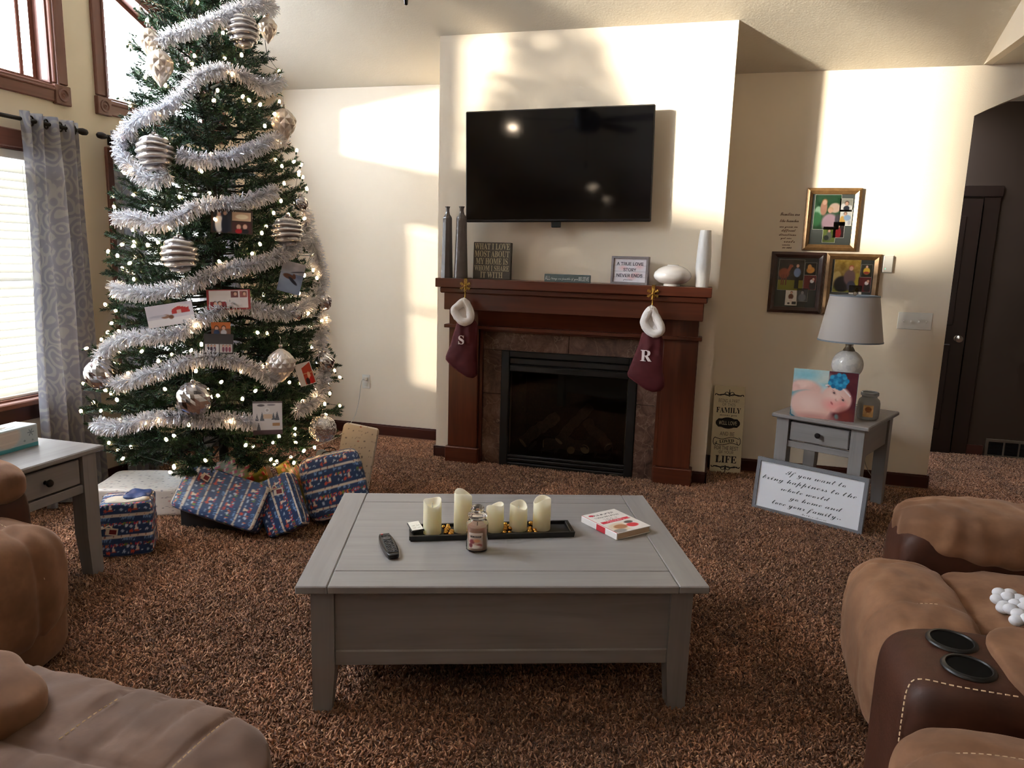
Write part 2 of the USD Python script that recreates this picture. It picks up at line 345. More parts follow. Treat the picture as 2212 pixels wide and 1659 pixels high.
for k, (a, b, f) in enumerate(UP):
    w = win(None); C_ = .09
    part(w, 'casing', bx((XL - .002, a - C_, ZB + .016), (XL + .02, a + .004, f(a) + .06), .005), OAK_Z)
    part(w, 'casing', bx((XL - .002, b - .004, ZB + .016), (XL + .02, b + C_, f(b) + .06), .005), OAK_Z)
    part(w, 'casing', bx((XL - .002, a - .02, ZB - C_ + .004), (XL + .02, b + .02, ZB + .004), .005), OAK_Y)
    part(w, 'bead', tube([(XL + .02, a, ZB - .02), (XL + .02, b, ZB - .02)], .008, 8), OAK_Y)
    part(w, 'bead', tube([(XL + .02, a - .02, ZB), (XL + .02, a - .02, f(a))], .008, 8), OAK_Z)
    part(w, 'bead', tube([(XL + .02, b + .02, ZB), (XL + .02, b + .02, f(b))], .008, 8), OAK_Z)
    part(w, 'head_casing', ext_yz(Polygon([(a - C_, f(a) - .004), (b + C_, f(b) - .004), (b + C_, f(b) + .085), (a - C_, f(a) + .085)]), XL - .002, XL + .021), OAK_Y)
    part(w, 'bead', tube([(XL + .021, a - .02, f(a) + .025), (XL + .021, b + .02, f(b) + .025)], .008, 8), OAK_Y)
    rosette(w, a - .045, ZB - .042); rosette(w, b + .045, ZB - .042)
    hole_ = Polygon([(a, ZB), (b, ZB), (b, f(b)), (a, f(a))])
    part(w, 'jamb_liner', ext_yz(hole_.buffer(.004, join_style=2).difference(hole_.buffer(-.014, join_style=2)), XL - .149, XL - .001), OAK_Z, False)
    part(w, 'sash', ext_yz(hole_.buffer(-.012, join_style=2).difference(hole_.buffer(-.04, join_style=2)), XL - .12, XL - .085), OAK_Z, False)
    bars = [b - .10] if k == 1 else []
    for yb_ in bars: part(w, 'muntin', bx((XL - .115, yb_ - .012, ZB + .03), (XL - .09, yb_ + .012, f(yb_) - .03), .004), OAK_Z)
    part(w, 'pane', ext_yz(hole_.buffer(-.035, join_style=2), XL - .106, XL - .1), PANE, False)
SLAT = usdkit.material(stage, LK + 'white_slat', {'p': ('principled_bsdf', {'base_color': S(236, 235, 230), 'roughness': .45}), 't': ('translucent_bsdf', {'color': S(236, 235, 228)}), 'm': ('mix_closure', {'fac': .25})}, [('p.BSDF', 'm.closure1'), ('t.BSDF', 'm.closure2')], surface='m.closure')
BL = ['white wooden blind hidden behind the tree and the far curtain', 'white wooden blind in the window behind the grey end table and curtain', 'white wooden blind in the window nearest the camera']
for k, (a, b) in enumerate(LOW):
    w = win(None); C_ = .09; hole_ = box2(a, ZS, b, ZH)
    part(w, 'casing', bx((XL - .002, a - C_, ZS), (XL + .02, a + .004, ZH + .01), .005), OAK_Z); part(w, 'casing', bx((XL - .002, b - .004, ZS), (XL + .02, b + C_, ZH + .01), .005), OAK_Z)
    part(w, 'head_casing', bx((XL - .002, a - C_, ZH - .004), (XL + .022, b + C_, ZH + .09), .005), OAK_Y)
    part(w, 'stool', bx((XL - .06, a - C_ - .02, ZS - .03), (XL + .055, b + C_ + .02, ZS + .002), .006), OAK_Y)
    part(w, 'apron', bx((XL - .002, a - C_, ZS - .115), (XL + .018, b + C_, ZS - .03), .005), BASE_X)
    part(w, 'jamb_liner', ext_yz(hole_.buffer(.004, join_style=2).difference(hole_.buffer(-.012, join_style=2)), XL - .149, XL - .001), OAK_Z, False)
    part(w, 'sash', ext_yz(hole_.buffer(-.01, join_style=2).difference(hole_.buffer(-.05, join_style=2)), XL - .135, XL - .1), WHITEP, False)
    part(w, 'meeting_rail', bx((XL - .13, a, (ZS + ZH) / 2 - .02), (XL - .1, b, (ZS + ZH) / 2 + .02), .004), WHITEP)
    part(w, 'pane', ext_yz(hole_.buffer(-.04, join_style=2), XL - .122, XL - .116), PANE, False)
    t = thing('window_blind', BL[k], 'window blind')
    part(t, 'head_rail', bx((XL - .075, a + .014, ZH - .06), (XL - .012, b - .014, ZH - .014), .004), WHITEP)
    part(t, 'bottom_rail', bx((XL - .068, a + .018, ZS + .012), (XL - .02, b - .018, ZS + .03), .004), WHITEP)
    z = ZS + .052
    sl = ap(bx((-.024, a + .018, -.0014), (.024, b - .018, .0014), .001), T((0, 0, 0), ry=.74 if k == 0 else 1.22))
    while z < ZH - .075:
        part(t, 'slat', ap(sl, T((XL - .044, 0, z))), SLAT, False); z += .044
    for y in np.linspace(a + .2, b - .2, max(2, int((b - a) / .6))):
        part(t, 'ladder_cord', join(cyl((XL - .066, y, ZS + .02), (XL - .066, y, ZH - .05), .0012, n=5), cyl((XL - .022, y, ZS + .02), (XL - .022, y, ZH - .05), .0012, n=5)), WHITEP)
# snow outside
SNOW = mat('snow', S(235, 238, 242), .8)
struct('ground_outside', bx((-60, -60, -.9), (-3.8, 60, -.7), 0), SNOW)

# baseboards
def bbx(name, x0, x1, y, d=.014, h=.09): return struct(name, join(bx((x0, y - d, 0), (x1, y, h - .012), .002), bx((x0, y - d * .7, h - .014), (x1, y, h), .003)), BASE_X)
bbx('baseboard_back_left', XL, -1.88, YB); bbx('baseboard_back_right', .06, 1.537, YB); bbx('baseboard_chimney_left', -1.895, -1.772, YC); bbx('baseboard_chimney_right', -.022, .075, YC)
struct('baseboard_chimney_side', bx((.06, YC - .014, 0), (.075, YB, .09), .002), BASE_X); struct('baseboard_chimney_side', bx((-1.895, YC - .014, 0), (-1.88, YB, .09), .002), BASE_X)
struct('baseboard_left', bx((XL, -7, 0), (XL + .014, YB, .09), .002), BASE_X)
struct('baseboard_arch', bx((1.537, YB - .014, 0), (1.551, YB + .13, .09), .002), BASE_X)
# hall behind the arch: a dark door in its frame, baseboard, return air grille
DOORW = wood('dark_door_wood', [(0, S(24, 14, 11)), (1, S(38, 22, 16))], 2, .4)
d = thing('door_1', None, None, kind='structure')
part(d, 'slab', bx((1.15, 6.455, .01), (1.99, 6.495, 2.03), .003), DOORW)
for (x0, x1, z0, z1) in [(1.25, 1.53, .2, .9), (1.61, 1.89, .2, .9), (1.25, 1.53, 1.05, 1.9), (1.61, 1.89, 1.05, 1.9)]:
    part(d, 'raised_panel', bx((x0, 6.445, z0), (x1, 6.46, z1), .008), DOORW)
part(d, 'casing', bx((2.0, 6.478, 0), (2.115, 6.5, 2.045), .004), DOORW); part(d, 'casing', bx((1.03, 6.478, 0), (1.14, 6.5, 2.045), .004), DOORW)
part(d, 'head_casing', bx((1.0, 6.47, 2.045), (2.125, 6.5, 2.13), .005), DOORW)
kn = part(d, 'knob', ap(lathe([(0, 0), (.024, .002), (.024, .006), (.01, .01), (.01, .04), (.027, .05), (.027, .068), (.012, .08), (0, .081)], 20), T((1.93, 6.455, .95), rx=PI / 2)), NICKEL)
struct('baseboard_hall', bx((2.115, 6.486, 0), (2.235, 6.5, .09), .002), BASE_X)
GRL = mat('almond_enamel', S(96, 86, 74), .5)
g = thing('return_air_grille', 'almond return air grille low on the dim hall wall through the arch', 'vent')
gx0, gx1 = 2.25, 3.05
part(g, 'frame', ext_xz(box2(gx0, .004, gx1, .15).difference(box2(gx0 + .02, .02, gx1 - .02, .128)), 6.485, 6.5), GRL, False)
part(g, 'backing', bx((gx0 + .015, 6.494, .015), (gx1 - .015, 6.499, .135), 0), BLACKM, False)
for x in np.arange(gx0 + .127, gx1 - .05, .107): part(g, 'divider', bx((x, 6.486, .015), (x + .012, 6.499, .135), .001), GRL)
for z in np.arange(.03, .125, .012): part(g, 'louver', ap(bx((gx0 + .018, -.005, -.0006), (gx1 - .018, .005, .0006), 0), T((0, 6.4915, z), rx=.6)), BLACK, False)

# ---------------------------------------------------------------- carpet pile
YARN = [(0, S(84, 53, 37)), (.15, S(114, 76, 54)), (.5, S(146, 101, 73)), (.8, S(168, 120, 90)), (1, S(200, 156, 122))]
CAR = mat_print('carpet_yarn', .9, sheen_weight=.15)
pi = UsdGeom.PointInstancer.Define(stage, '/World/carpet')
say(pi.GetPrim(), 'brown shag wall to wall carpet covering the whole floor', 'carpet', kind='stuff')
TILE = .12; protos = []
for k in range(6):
    rg = np.random.default_rng(50 + k); n = 300
    b = np.stack([rg.uniform(-TILE / 2, TILE / 2, n), rg.uniform(-TILE / 2, TILE / 2, n), np.zeros(n)], 1)
    a = rg.uniform(0, 2 * PI, n); rad = rg.uniform(.0026, .0060, n); h = rg.uniform(.006, .019, n)
    lean = np.stack([rg.normal(0, .0065, n), rg.normal(0, .0065, n), h], 1)
    vs = []
    for lvl, rr in ((0, .8), (.55, 1.0)):
        for j in range(3):
            an = a + j * 2 * PI / 3 + lvl * 1.2
            vs.append(b + lean * lvl * np.array([.4, .4, 1]) + (rad * rr)[:, None] * np.stack([np.cos(an), np.sin(an), an * 0], 1))
    vs.append(b + lean)
    v = np.stack(vs, 1).reshape(-1, 3); o = np.arange(n)[:, None] * 7
    fl = []
    for j in range(3):
        j2 = (j + 1) % 3; fl += [(j, j2, 3 + j2), (j, 3 + j2, 3 + j), (3 + j, 3 + j2, 6)]
    f = (o[:, None, :] + np.array(fl)[None]).reshape(-1, 3)
    g_ = usdkit.mesh(stage, '/World/carpet/tuft_patch_%d' % k, (v, f), CAR, True); UsdGeom.PrimvarsAPI(g_).CreatePrimvar('col', Sdf.ValueTypeNames.Color3fArray, 'vertex').Set(Vt.Vec3fArray.FromNumpy((strand_cols(YARN, n, 7, rg) * (.84, 1., 1.2)[k // 2]).astype(np.float32))); protos.append('/World/carpet/tuft_patch_%d' % k)
pos, ids, qs = [], [], []; rg = np.random.default_rng(9)
for x in np.arange(-3.53, 4.5, TILE):
    for y in np.arange(.42, 6.45, TILE):
        if y > YC - .02 and -1.84 < x < .02: continue
        if abs(y - YB - .06) < .13 and not 1.6 < x < 3.1: continue
        if y > YB and x < 1.6: continue
        if x > .35 + .62 * y + .5 and y < 4.2: continue
        if y < 1.4 and abs(x) > 1.4: continue
        pos.append((x, y, 0)); tn_ = meshkit.fbm(np.array([[x * 2.6, y * 2.6, 4.]]), 3, 2)[0] + rg.normal(0, .05); ids.append(int(rg.integers(2)) + 2 * int(tn_ > .46) + 2 * int(tn_ > .56)); k = rg.integers(4) * PI / 4
        qs.append(Gf.Quath(float(math.cos(k)), 0, 0, float(math.sin(k))))
pi.CreatePrototypesRel().SetTargets([Sdf.Path(p) for p in protos])
pi.CreatePositionsAttr(Vt.Vec3fArray.FromNumpy(np.array(pos, np.float32))); pi.CreateProtoIndicesAttr(Vt.IntArray(ids)); pi.CreateOrientationsAttr(Vt.QuathArray(qs))

# ---------------------------------------------------------------- ceiling lamps seen reflected in the television, added fill lamps, and the fan
CAN = mat_glow('lamp_glow', (1., .78, .56), 85.)
def can(x, y, z, rx, label):
    t = thing('recessed_light', label, 'ceiling light', (x, y, z), rx=rx)
    part(t, 'trim_ring', lathe([(.07, 0), (.095, -.006), (.098, 0), (.095, .004), (.07, .004)], 28), WHITEP)
    part(t, 'lens', lathe([(0, .001), (.07, .001), (.07, .004), (0, .004)], 24), CAN)
can(-2.72, -1.71, RIDGE_Z - SL * 2.71 - .004, math.atan(SL), 'lit recessed light in the slope behind the camera')
can(-1.64, -3.48, EAVE - .002, 0, 'lit recessed light in the flat ceiling behind the camera')
can(-1.6, -5.96, EAVE - .002, 0, 'lit recessed light farthest back in the flat ceiling')
for x, y in ((.6, -3.9),): can(x, y, EAVE - .002, 0, {.6: 'added fill light at mid ceiling behind the camera', 2.4: 'lit recessed light towards the back right corner', 2.6: 'lit recessed light over the right side of the room'}[x])  # extra lamp out of view, added to light the foreground
can(-.3, .2, RIDGE_Z - SL * .8 - .004, math.atan(SL), 'added fill light high in the rear slope over the seating')  # unseen lamp added to brighten the floor, outside the television reflection
can(.9, -1.5, RIDGE_Z - SL * 2.5 - .004, math.atan(SL), 'added fill light low in the rear slope on the right')  # second unseen lamp added as fill for the floor
fx, fy = -1.087, 2.5; fz = EAVE + SL * (YB - fy)
t = thing('ceiling_fan', 'dark ceiling fan whose pull chain hangs into the top of the view', 'ceiling fan', (fx, fy, 0))
part(t, 'canopy', lathe([(0, fz - .1), (.05, fz - .09), (.07, fz - .03), (.07, fz + .03), (0, fz + .03)], 24), IRON)
part(t, 'downrod', cyl((0, 0, 2.85), (0, 0, fz - .05), .013), IRON)
part(t, 'motor', lathe([(0, 2.66), (.09, 2.67), (.13, 2.72), (.13, 2.79), (.08, 2.85), (0, 2.87)], 32), IRON)
for k in range(5):
    bl = ext(Polygon([(.13, -.03), (.3, -.06), (.66, -.075), (.69, -.03), (.69, .03), (.66, .075), (.3, .06), (.13, .03)]), .008)
    part(t, 'blade', ap(bl, T((0, 0, 2.76), rz=k * 2 * PI / 5 + .3, rx=.17)), DOORW, False)
part(t, 'pull_chain', cyl((0, 0, 2.40), (0, 0, 2.67), .0015, n=6), NICKEL)
part(t, 'pull_fob', lathe([(0, 2.334), (.006, 2.337), (.0075, 2.35), (.0075, 2.385), (.004, 2.40), (0, 2.402)], 14), mat('black_gloss', S(20, 20, 22), .15), label='glossy black pull fob')

# ---------------------------------------------------------------- curtains on the left wall
CURT = usdkit.material(stage, LK + 'scroll_curtain', {
    't': ('texture_coordinate', {}), 'm': ('mapping', {'scale': (1, 1., .8)}), 'no': ('noise_texture', {'scale': 5., 'detail': 2.}), 'mv': ('mix_vector', {'fac': .12}),
    'v': ('voronoi_texture', {'scale': 14., 'feature': 'f1', 'randomness': .8}), 'w': ('math', {'math_type': 'multiply', 'value2': 21.}), 's': ('math', {'math_type': 'sine'}),
    'r': ('rgb_ramp', {'ramp': [(0, S(134, 134, 143)), (.5, S(138, 138, 147)), (.66, S(156, 154, 155)), (1, S(160, 158, 157))]}),
    'mr': ('map_range', {'from_min': -1., 'from_max': 1.}), 'p': ('principled_bsdf', {'roughness': .85}), 'tr': ('translucent_bsdf', {}), 'x': ('mix_closure', {'fac': .3})},
    [('t.object', 'm.vector'), ('m.vector', 'mv.a'), ('m.vector', 'no.vector'), ('no.color', 'mv.b'), ('mv.result', 'v.vector'), ('v.distance', 'w.value1'), ('w.value', 's.value1'), ('s.value', 'mr.value'), ('mr.result', 'r.fac'),
     ('r.color', 'p.base_color'), ('r.color', 'tr.color'), ('p.BSDF', 'x.closure1'), ('tr.BSDF', 'x.closure2')], surface='x.closure')
def curtain(y0, y1, label, folds, xr=XL + .10, ztop=2.16, flare=.03):
    t = thing('curtain', label, 'curtain', group=None)
    n, m = folds * 14, 26; a = np.linspace(0, 1, n + 1); z = np.linspace(.02, ztop, m + 1)
    A, Z = np.meshgrid(a, z, indexing='ij'); h = (ztop - Z) / ztop
    Y = y0 + (y1 - y0) * A + (A - .5) * flare * h * 2 + .010 * np.sin(9 * A + 5 * h)
    X = xr + (.034 + .012 * h) * np.sin(2 * PI * folds * A + .5 * np.sin(7 * A)) + .006 * np.sin(11 * A + 7 * h)
    v = np.stack([X, Y, Z], -1).reshape(-1, 3); i, j = np.meshgrid(np.arange(n), np.arange(m), indexing='ij'); N = m + 1
    f = np.stack([i * N + j, (i + 1) * N + j, (i + 1) * N + j + 1, i * N + j + 1], -1).reshape(-1, 4)
    part(t, 'fabric', (v, f), CURT, True)
    for k in range(folds * 2):
        A0 = (k + .5) / (folds * 2); y = y0 + (y1 - y0) * A0
        ang = np.arange(16) * 2 * PI / 16
        part(t, 'grommet', tube(np.stack([np.full(16, xr) + .010 * np.sin(k * PI), y + .021 * np.cos(ang) * .6, 2.118 + .024 * np.sin(ang)], 1), .0045, 6, True), IRON)
    return t
curtain(3.10, 3.456, 'grey scroll patterned curtain panel beside the blind, in full view', 4)
curtain(3.695, 3.92, 'grey scroll patterned curtain panel mostly hidden behind the tree', 3)
curtain(4.42, 4.86, 'grey scroll patterned curtain panel fully behind the tree', 4)
def rod(y0, y1, label):
    t = thing('curtain_rod', label, 'curtain rod')
    part(t, 'rod', cyl((XL + .10, y0, 2.118), (XL + .10, y1, 2.118), .011), IRON)
    for y, s in ((y0, -1), (y1, 1)):
        part(t, 'finial', ap(lathe([(0, 0), (.013, .001), (.013, .008), (.009, .014), (.016, .03), (.02, .052), (.017, .075), (.008, .086), (0, .088)], 18), T((XL + .10, y, 2.118), rx=-s * PI / 2)), IRON)
        part(t, 'bracket', join(bx((XL, y - s * .1 - .012, 2.088), (XL + .012, y - s * .1 + .012, 2.148), .003), cyl((XL + .006, y - s * .1, 2.118), (XL + .10, y - s * .1, 2.118), .008)), IRON)
rod(1.0, 3.44, 'dark metal curtain rod ending beside the tree, carrying the panel in view')
rod(3.68, 4.93, 'dark metal curtain rod half behind the tree')
# ---------------------------------------------------------------- fireplace: mantel, marble, gas insert
XA, XB = -1.77, -.035            # outer faces of the pilasters
mt = thing('fireplace_mantel', 'cherry wood fireplace mantel with stepped shelf and square pilasters', 'mantel', (-.9, YC, 0))
def M(name, lo, hi, m, b=.004): return part(mt, name, ap(bx(lo, hi, b), T((.9, -YC, 0))), m)
M('shelf', (-1.80, 4.645, 1.272), (.02, YC, 1.332), CHERRY_X, .003)
M('bed_moulding', (-1.778, 4.675, 1.232), (-.002, YC, 1.274), CHERRY_X, .008)
M('frieze_board', (-1.755, 4.70, 1.118), (-.022, YC, 1.234), CHERRY_X)
M('upper_post', (-1.757, 4.815, .985), (-1.54, YC, 1.12), CHERRY_Z); M('upper_post', (-.265, 4.815, .985), (-.045, YC, 1.12), CHERRY_Z)
prof = [(YC, 1.12), (4.79, 1.12), (4.80, 1.09), (4.835, 1.03), (4.84, .985), (YC, .985)]
part(mt, 'cove_panel', ap(ext_x(prof, -1.54, -.265), T((.9, -YC, 0))), CHERRY_X)
M('ledge', (-1.785, 4.785, .984), (-.02, YC, 1.008), CHERRY_X, .003)
for x0, x1 in ((-1.757, -1.537), (-.262, -.04)):
    M('pilaster', (x0, 4.815, .12), (x1, YC, .985), CHERRY_Z)
    M('plinth', (x0 - .016, 4.795, 0), (x1 + .016, YC, .12), CHERRY_X, .006)
M('inner_trim', (-1.537, 4.84, 0), (-1.512, YC, .972), CHERRY_Z); M('inner_trim', (-.287, 4.84, 0), (-.262, YC, .972), CHERRY_Z); M('inner_trim', (-1.537, 4.84, .965), (-.262, YC, .985), CHERRY_X)
MARB = usdkit.material(stage, LK + 'brown_marble', {
    't': ('texture_coordinate', {}), 'n': ('noise_texture', {'scale': 9., 'detail': 8., 'roughness': .7, 'distortion': .8}), 'r': ('rgb_ramp', {'ramp': [(.25, S(48, 34, 30)), (.5, S(96, 72, 62)), (.72, S(128, 104, 90))]}),
    'v': ('voronoi_texture', {'scale': 7., 'feature': 'distance_to_edge', 'randomness': 1.}), 'nv': ('noise_texture', {'scale': 5., 'detail': 4.}), 'mv': ('mix_vector', {'fac': .35}),
    'vr': ('rgb_ramp', {'ramp': [(0, (1, 1, 1)), (.022, (0, 0, 0)), (1, (0, 0, 0))]}), 'mx': ('mix_color', {'b': S(190, 170, 146)}), 'k': ('math', {'math_type': 'multiply', 'value2': .22}), 'bw': ('rgb_to_bw', {}), 'p': ('principled_bsdf', {'roughness': .2})},
    [('t.object', 'n.vector'), ('n.fac', 'r.fac'), ('t.object', 'mv.a'), ('t.object', 'nv.vector'), ('nv.color', 'mv.b'), ('mv.result', 'v.vector'), ('v.distance', 'vr.fac'), ('vr.color', 'bw.color'), ('bw.val', 'k.value1'), ('k.value', 'mx.fac'), ('r.color', 'mx.a'), ('mx.result', 'p.base_color')], surface='p.BSDF')
ms = thing('marble_surround', 'brown marble slabs framing the black gas fireplace', 'fireplace surround', (-.9, YC, 0))
def MS(x0, z0, x1, z1): part(ms, 'slab', ap(bx((x0, 4.862, z0), (x1, YC, z1), .0015), T((.9, -YC, 0))), MARB)
MS(-1.512, 0, -1.378, .522); MS(-1.512, .525, -1.378, .836); MS(-1.512, .839, -.902, .965); MS(-.899, .839, -.287, .965); MS(-.421, 0, -.287, .522); MS(-.421, .525, -.287, .836)
fp = thing('gas_fireplace', 'black gas fireplace insert with ceramic logs behind dark glass', 'fireplace', (-.9, YC, 0))
def F(name, m, mt_, **k): return part(fp, name, ap(m, T((.9, -YC, 0))), mt_, **k)
FX0, FX1 = -1.376, -.423
F('frame_side', bx((FX0, 4.852, .0), (-1.318, YC, .838), .004), BLACK); F('frame_side', bx((-.480, 4.852, .0), (FX1, YC, .838), .004), BLACK)
F('frame_top', bx((-1.318, 4.852, .795), (-.48, YC, .838), .004), BLACK); F('frame_bottom', bx((-1.318, 4.852, 0), (-.48, YC, .03), .004), BLACK)
F('louver', bx((-1.318, 4.862, .745), (-.48, 4.885, .79), .006), BLACK); F('louver', bx((-1.318, 4.862, .69), (-.48, 4.885, .738), .006), BLACK)
F('louver', bx((-1.318, 4.862, .066), (-.48, 4.885, .086), .004), BLACK); F('louver', bx((-1.318, 4.862, .036), (-.48, 4.885, .06), .004), BLACK)
F('badge', bx((-.575, 4.8505, .014), (-.515, 4.853, .02), .0005), NICKEL, label='small silver badge')
F('louver_back', bx((-1.318, 4.888, .03), (-.48, 4.896, .09), 0), BLACKM); F('louver_back', bx((-1.318, 4.888, .69), (-.48, 4.896, .80), 0), BLACKM)
F('liner', join(bx((-1.308, 5.29, .045), (-.492, 5.30, .79), 0), bx((-1.308, 4.90, .042), (-.492, 5.30, .075), 0), bx((-1.308, 4.90, .045), (-1.296, 5.3, .79), 0), bx((-.504, 4.90, .045), (-.492, 5.3, .79), 0), bx((-1.308, 4.90, .78), (-.492, 5.3, .795), 0)), BLACKM)
SMOKE = mat_pane('smoked_glass', (.5, .5, .5), .03)
F('glass', bx((-1.318, 4.88, .088), (-.48, 4.884, .692), 0), SMOKE)
LOGM = mat_noise('ceramic_log', [(0, S(60, 52, 46)), (.5, S(110, 96, 84)), (1, S(150, 134, 118))], (30, 30, 30), .9, bump=.6, bscale=(60, 60, 60)); LOGE = mat_noise('log_cut_end', [(0, S(206, 170, 128)), (1, S(236, 210, 170))], (40, 40, 40), .9)
def log(a, b, r, seed):
    p = smoothpath([a, (np.array(a) * 2 + b) / 3 + [0, .01, .012], (np.array(a) + 2 * np.array(b)) / 3 - [.008, 0, .004], b], 6); rr = r * (1 + .12 * np.sin(np.arange(len(p)) * 1.3 + seed))
    v, f = tube(p, rr, 14); v = v + (meshkit.fbm(v * 24, 3, seed) - .5)[:, None] * .014
    lg = F('log', (v, f), LOGM); d = np.array(a) - b; d /= np.linalg.norm(d)
    part(lg, 'cut_end', ap(tube([np.array(a), np.array(a) + d * .006], [r * .93, r * .9], 14), T((.9, -YC, 0))), LOGE)
log((-1.235, 4.99, .15), (-1.02, 5.16, .33), .042, 1); log((-.965, 4.98, .19), (-.78, 5.18, .42), .034, 2); log((-.872, 4.96, .135), (-.93, 5.2, .14), .03, 3); log((-.772, 4.97, .15), (-.70, 5.2, .2), .038, 4); log((-.62, 5.05, .16), (-.80, 5.2, .30), .036, 5); log((-1.1, 5.1, .12), (-.6, 5.15, .13), .04, 6)
F('grate', join(*[bx((x, 4.97, .08), (x + .012, 5.24, .105), .002) for x in np.linspace(-1.2, -.62, 7)], bx((-1.22, 5.0, .075), (-.58, 5.015, .095), .002)), BLACK)

# ---------------------------------------------------------------- television
SCREEN = mat('black_screen', S(7, 7, 9), .06, specular_ior_level=.55)
tv = thing('television', 'large black flat television on the chimney breast above the mantel', 'television', (-1.016, 4.79, 2.081), rz=math.radians(1.6), rx=0., ry=math.radians(-1.13))
tw, th = .6185, .3585
part(tv, 'cabinet', bx((-tw, -.012, -th), (tw, .028, th), .006), BLACK)
part(tv, 'screen', bx((-tw + .008, -.0145, -th + .018), (tw - .008, -.011, th - .008), .001), SCREEN)
part(tv, 'rear_cover', bx((-.42, .026, -.27), (.42, .06, .2), .012), BLACKM)
part(tv, 'wall_mount', bx((-.2, .055, -.12), (.2, .098, .12), .003), BLACKM)
part(tv, 'sensor_box', join(bx((-.03, -.008, -th - .036), (.032, .024, -th + .004), .004)), BLACK)
part(tv, 'bottom_lip', bx((-tw + .01, -.0135, -th + .004), (tw - .01, -.011, -th + .013), .001), IRON)

# ---------------------------------------------------------------- things on the mantel shelf
ZM = 1.332
BOT = mat_noise('grey_brown_glaze', [(0, S(74, 66, 64)), (1, S(104, 96, 92))], (9, 9, 14), .28, coat_weight=.3)
def bottle(name, label, x, y, s):
    t = thing(name, label, 'vase', (x, y, ZM), group=None); p = [(0, .0), (.043, .0), (.044, .01), (.038, .2), (.0345, .32), (.033, .40), (.030, .412), (.017, .43), (.0125, .45), (.013, .468), (.019, .482), (.0165, .482), (.0105, .468), (.0105, .44), (0, .43)]
    part(t, 'body', lathe([(r * s, z) for r, z in p], 8 if s < 1 else 40), BOT, 30)
bottle('bottle_vase', 'tall grey bottle vase at the far left end of the mantel', -1.768, 4.785, .99); bottle('bottle_vase', 'tall glossy grey bottle vase nearest the carved WHAT I LOVE sign', -1.657, 4.76, 1.08)
def lettered(parent, lines, w, y, m, dep=.0012, name='lettering'):
    for g in lines: part(parent, name, ext_xz(g, y - dep, y + .0002), m, False)
OLIVE = mat_noise('olive_board', [(0, S(66, 60, 52)), (1, S(82, 76, 66))], (20, 20, 60), .7); TAN = mat('tan_lettering', S(176, 164, 132), .7)
s1 = thing('wooden_sign', 'dark olive block sign reading WHAT I LOVE MOST ABOUT MY HOME', 'sign', (-1.442, 4.795, ZM), rz=math.radians(-2), rx=math.radians(-2))
part(s1, 'block', bx((-.134, -.018, 0), (.134, .018, .248), .002), OLIVE)
L = []
for z, tx, w in ((.200, 'WHAT I LOVE', .252), (.150, 'MOST ABOUT', .248), (.101, 'MY HOME IS', .228), (.056, 'WHOM I SHARE', .250), (.009, 'IT WITH', .162)):
    L.append(center(text_poly(tx, .043 if z != .056 else .038, 'serif', width=w), 0, z))
lettered(s1, L, .25, -.018, TAN)
TEAL = mat_noise('grey_teal_board', [(0, S(76, 88, 86)), (1, S(96, 108, 106))], (30, 30, 30), .7); CREAM = mat('cream_lettering', S(206, 210, 204), .6)
s2 = thing('wooden_sign', 'long low grey teal sign reading ALL things are possible', 'sign', (-.904, 4.725, ZM), rx=math.radians(-3))
part(s2, 'block', bx((-.153, -.011, 0), (.153, .011, .051), .002), TEAL)
L = [affinity.translate(text_poly('ALL', .026, 'sans', 1, .034), -.147, .012), affinity.translate(text_poly('things are possible if you', .017, 'script', width=.182), -.109, .016), affinity.translate(text_poly('BELIEVE', .024, 'sans', 1, .068), .077, .012)]
lettered(s2, L, .3, -.011, CREAM)
GFR = mat_noise('grey_washed_frame', [(0, S(112, 104, 104)), (1, S(142, 134, 134))], (30, 30, 30), .7)
s3 = thing('framed_sign', 'grey framed white sign reading A TRUE LOVE STORY NEVER ENDS', 'sign', (-.505, 4.79, ZM), rz=math.radians(-9), rx=math.radians(-2))
fr = box2(-.122, 0, .122, .179); part(s3, 'frame', ext_xz(fr.difference(box2(-.108, .014, .108, .165)), -.02, .026), GFR, 30)
cv = Cv(.216, .151, 60, 44, (226, 220, 226)).grain(10, 30, 4)
for z in (.03, .068, .106): cv.rect(0, z, .216, z + .002, (190, 184, 192))
for cx, cz in ((.12, .03), (.06, .09), (.17, .1), (.15, .05)): cv.ell(cx, cz, .02, .012, (226, 186, 190), soft=.9)
print_on(s3, 'panel', cv, PRINT, T((-.108, -.008, .014)))
part(s3, 'backing', bx((-.11, -.0075, .012), (.11, .02, .167), .001), GFR)
DGL = mat('dark_grey_lettering', S(62, 60, 70), .6)
L = [center(text_poly('A TRUE LOVE', .019, 'sans', 1, .176), 0, .122), center(text_poly('STORY', .019, 'sans', 1, .085), 0, .084), center(text_poly('NEVER ENDS', .019, 'sans', 1, .172), 0, .047), center(text_poly('forever', .010, 'script', width=.06), -.01, .026)]
lettered(s3, L, .2, -.0085, DGL)
PORC = mat('white_porcelain', S(236, 233, 230), .18, coat_weight=.4); PORC2 = mat_noise('white_ribbed_ceramic', [(0, S(228, 226, 222)), (1, S(240, 238, 235))], (5, 5, 5), .35)
t = thing('squat_vase', 'squat round white vase on the mantel beside the tall white one', 'vase', (-.231, 4.765, ZM))
part(t, 'body', lathe([(0, 0), (.052, 0), (.054, .006), (.05, .012), (.085, .022), (.112, .045), (.119, .064), (.112, .086), (.09, .108), (.062, .122), (.038, .128), (.034, .134), (.03, .134), (.03, .124), (.04, .1), (0, .09)], 48), PORC, 40)
t = thing('tall_white_vase', 'tall faceted white vase at the right end of the mantel', 'vase', (-.045, 4.765, ZM))
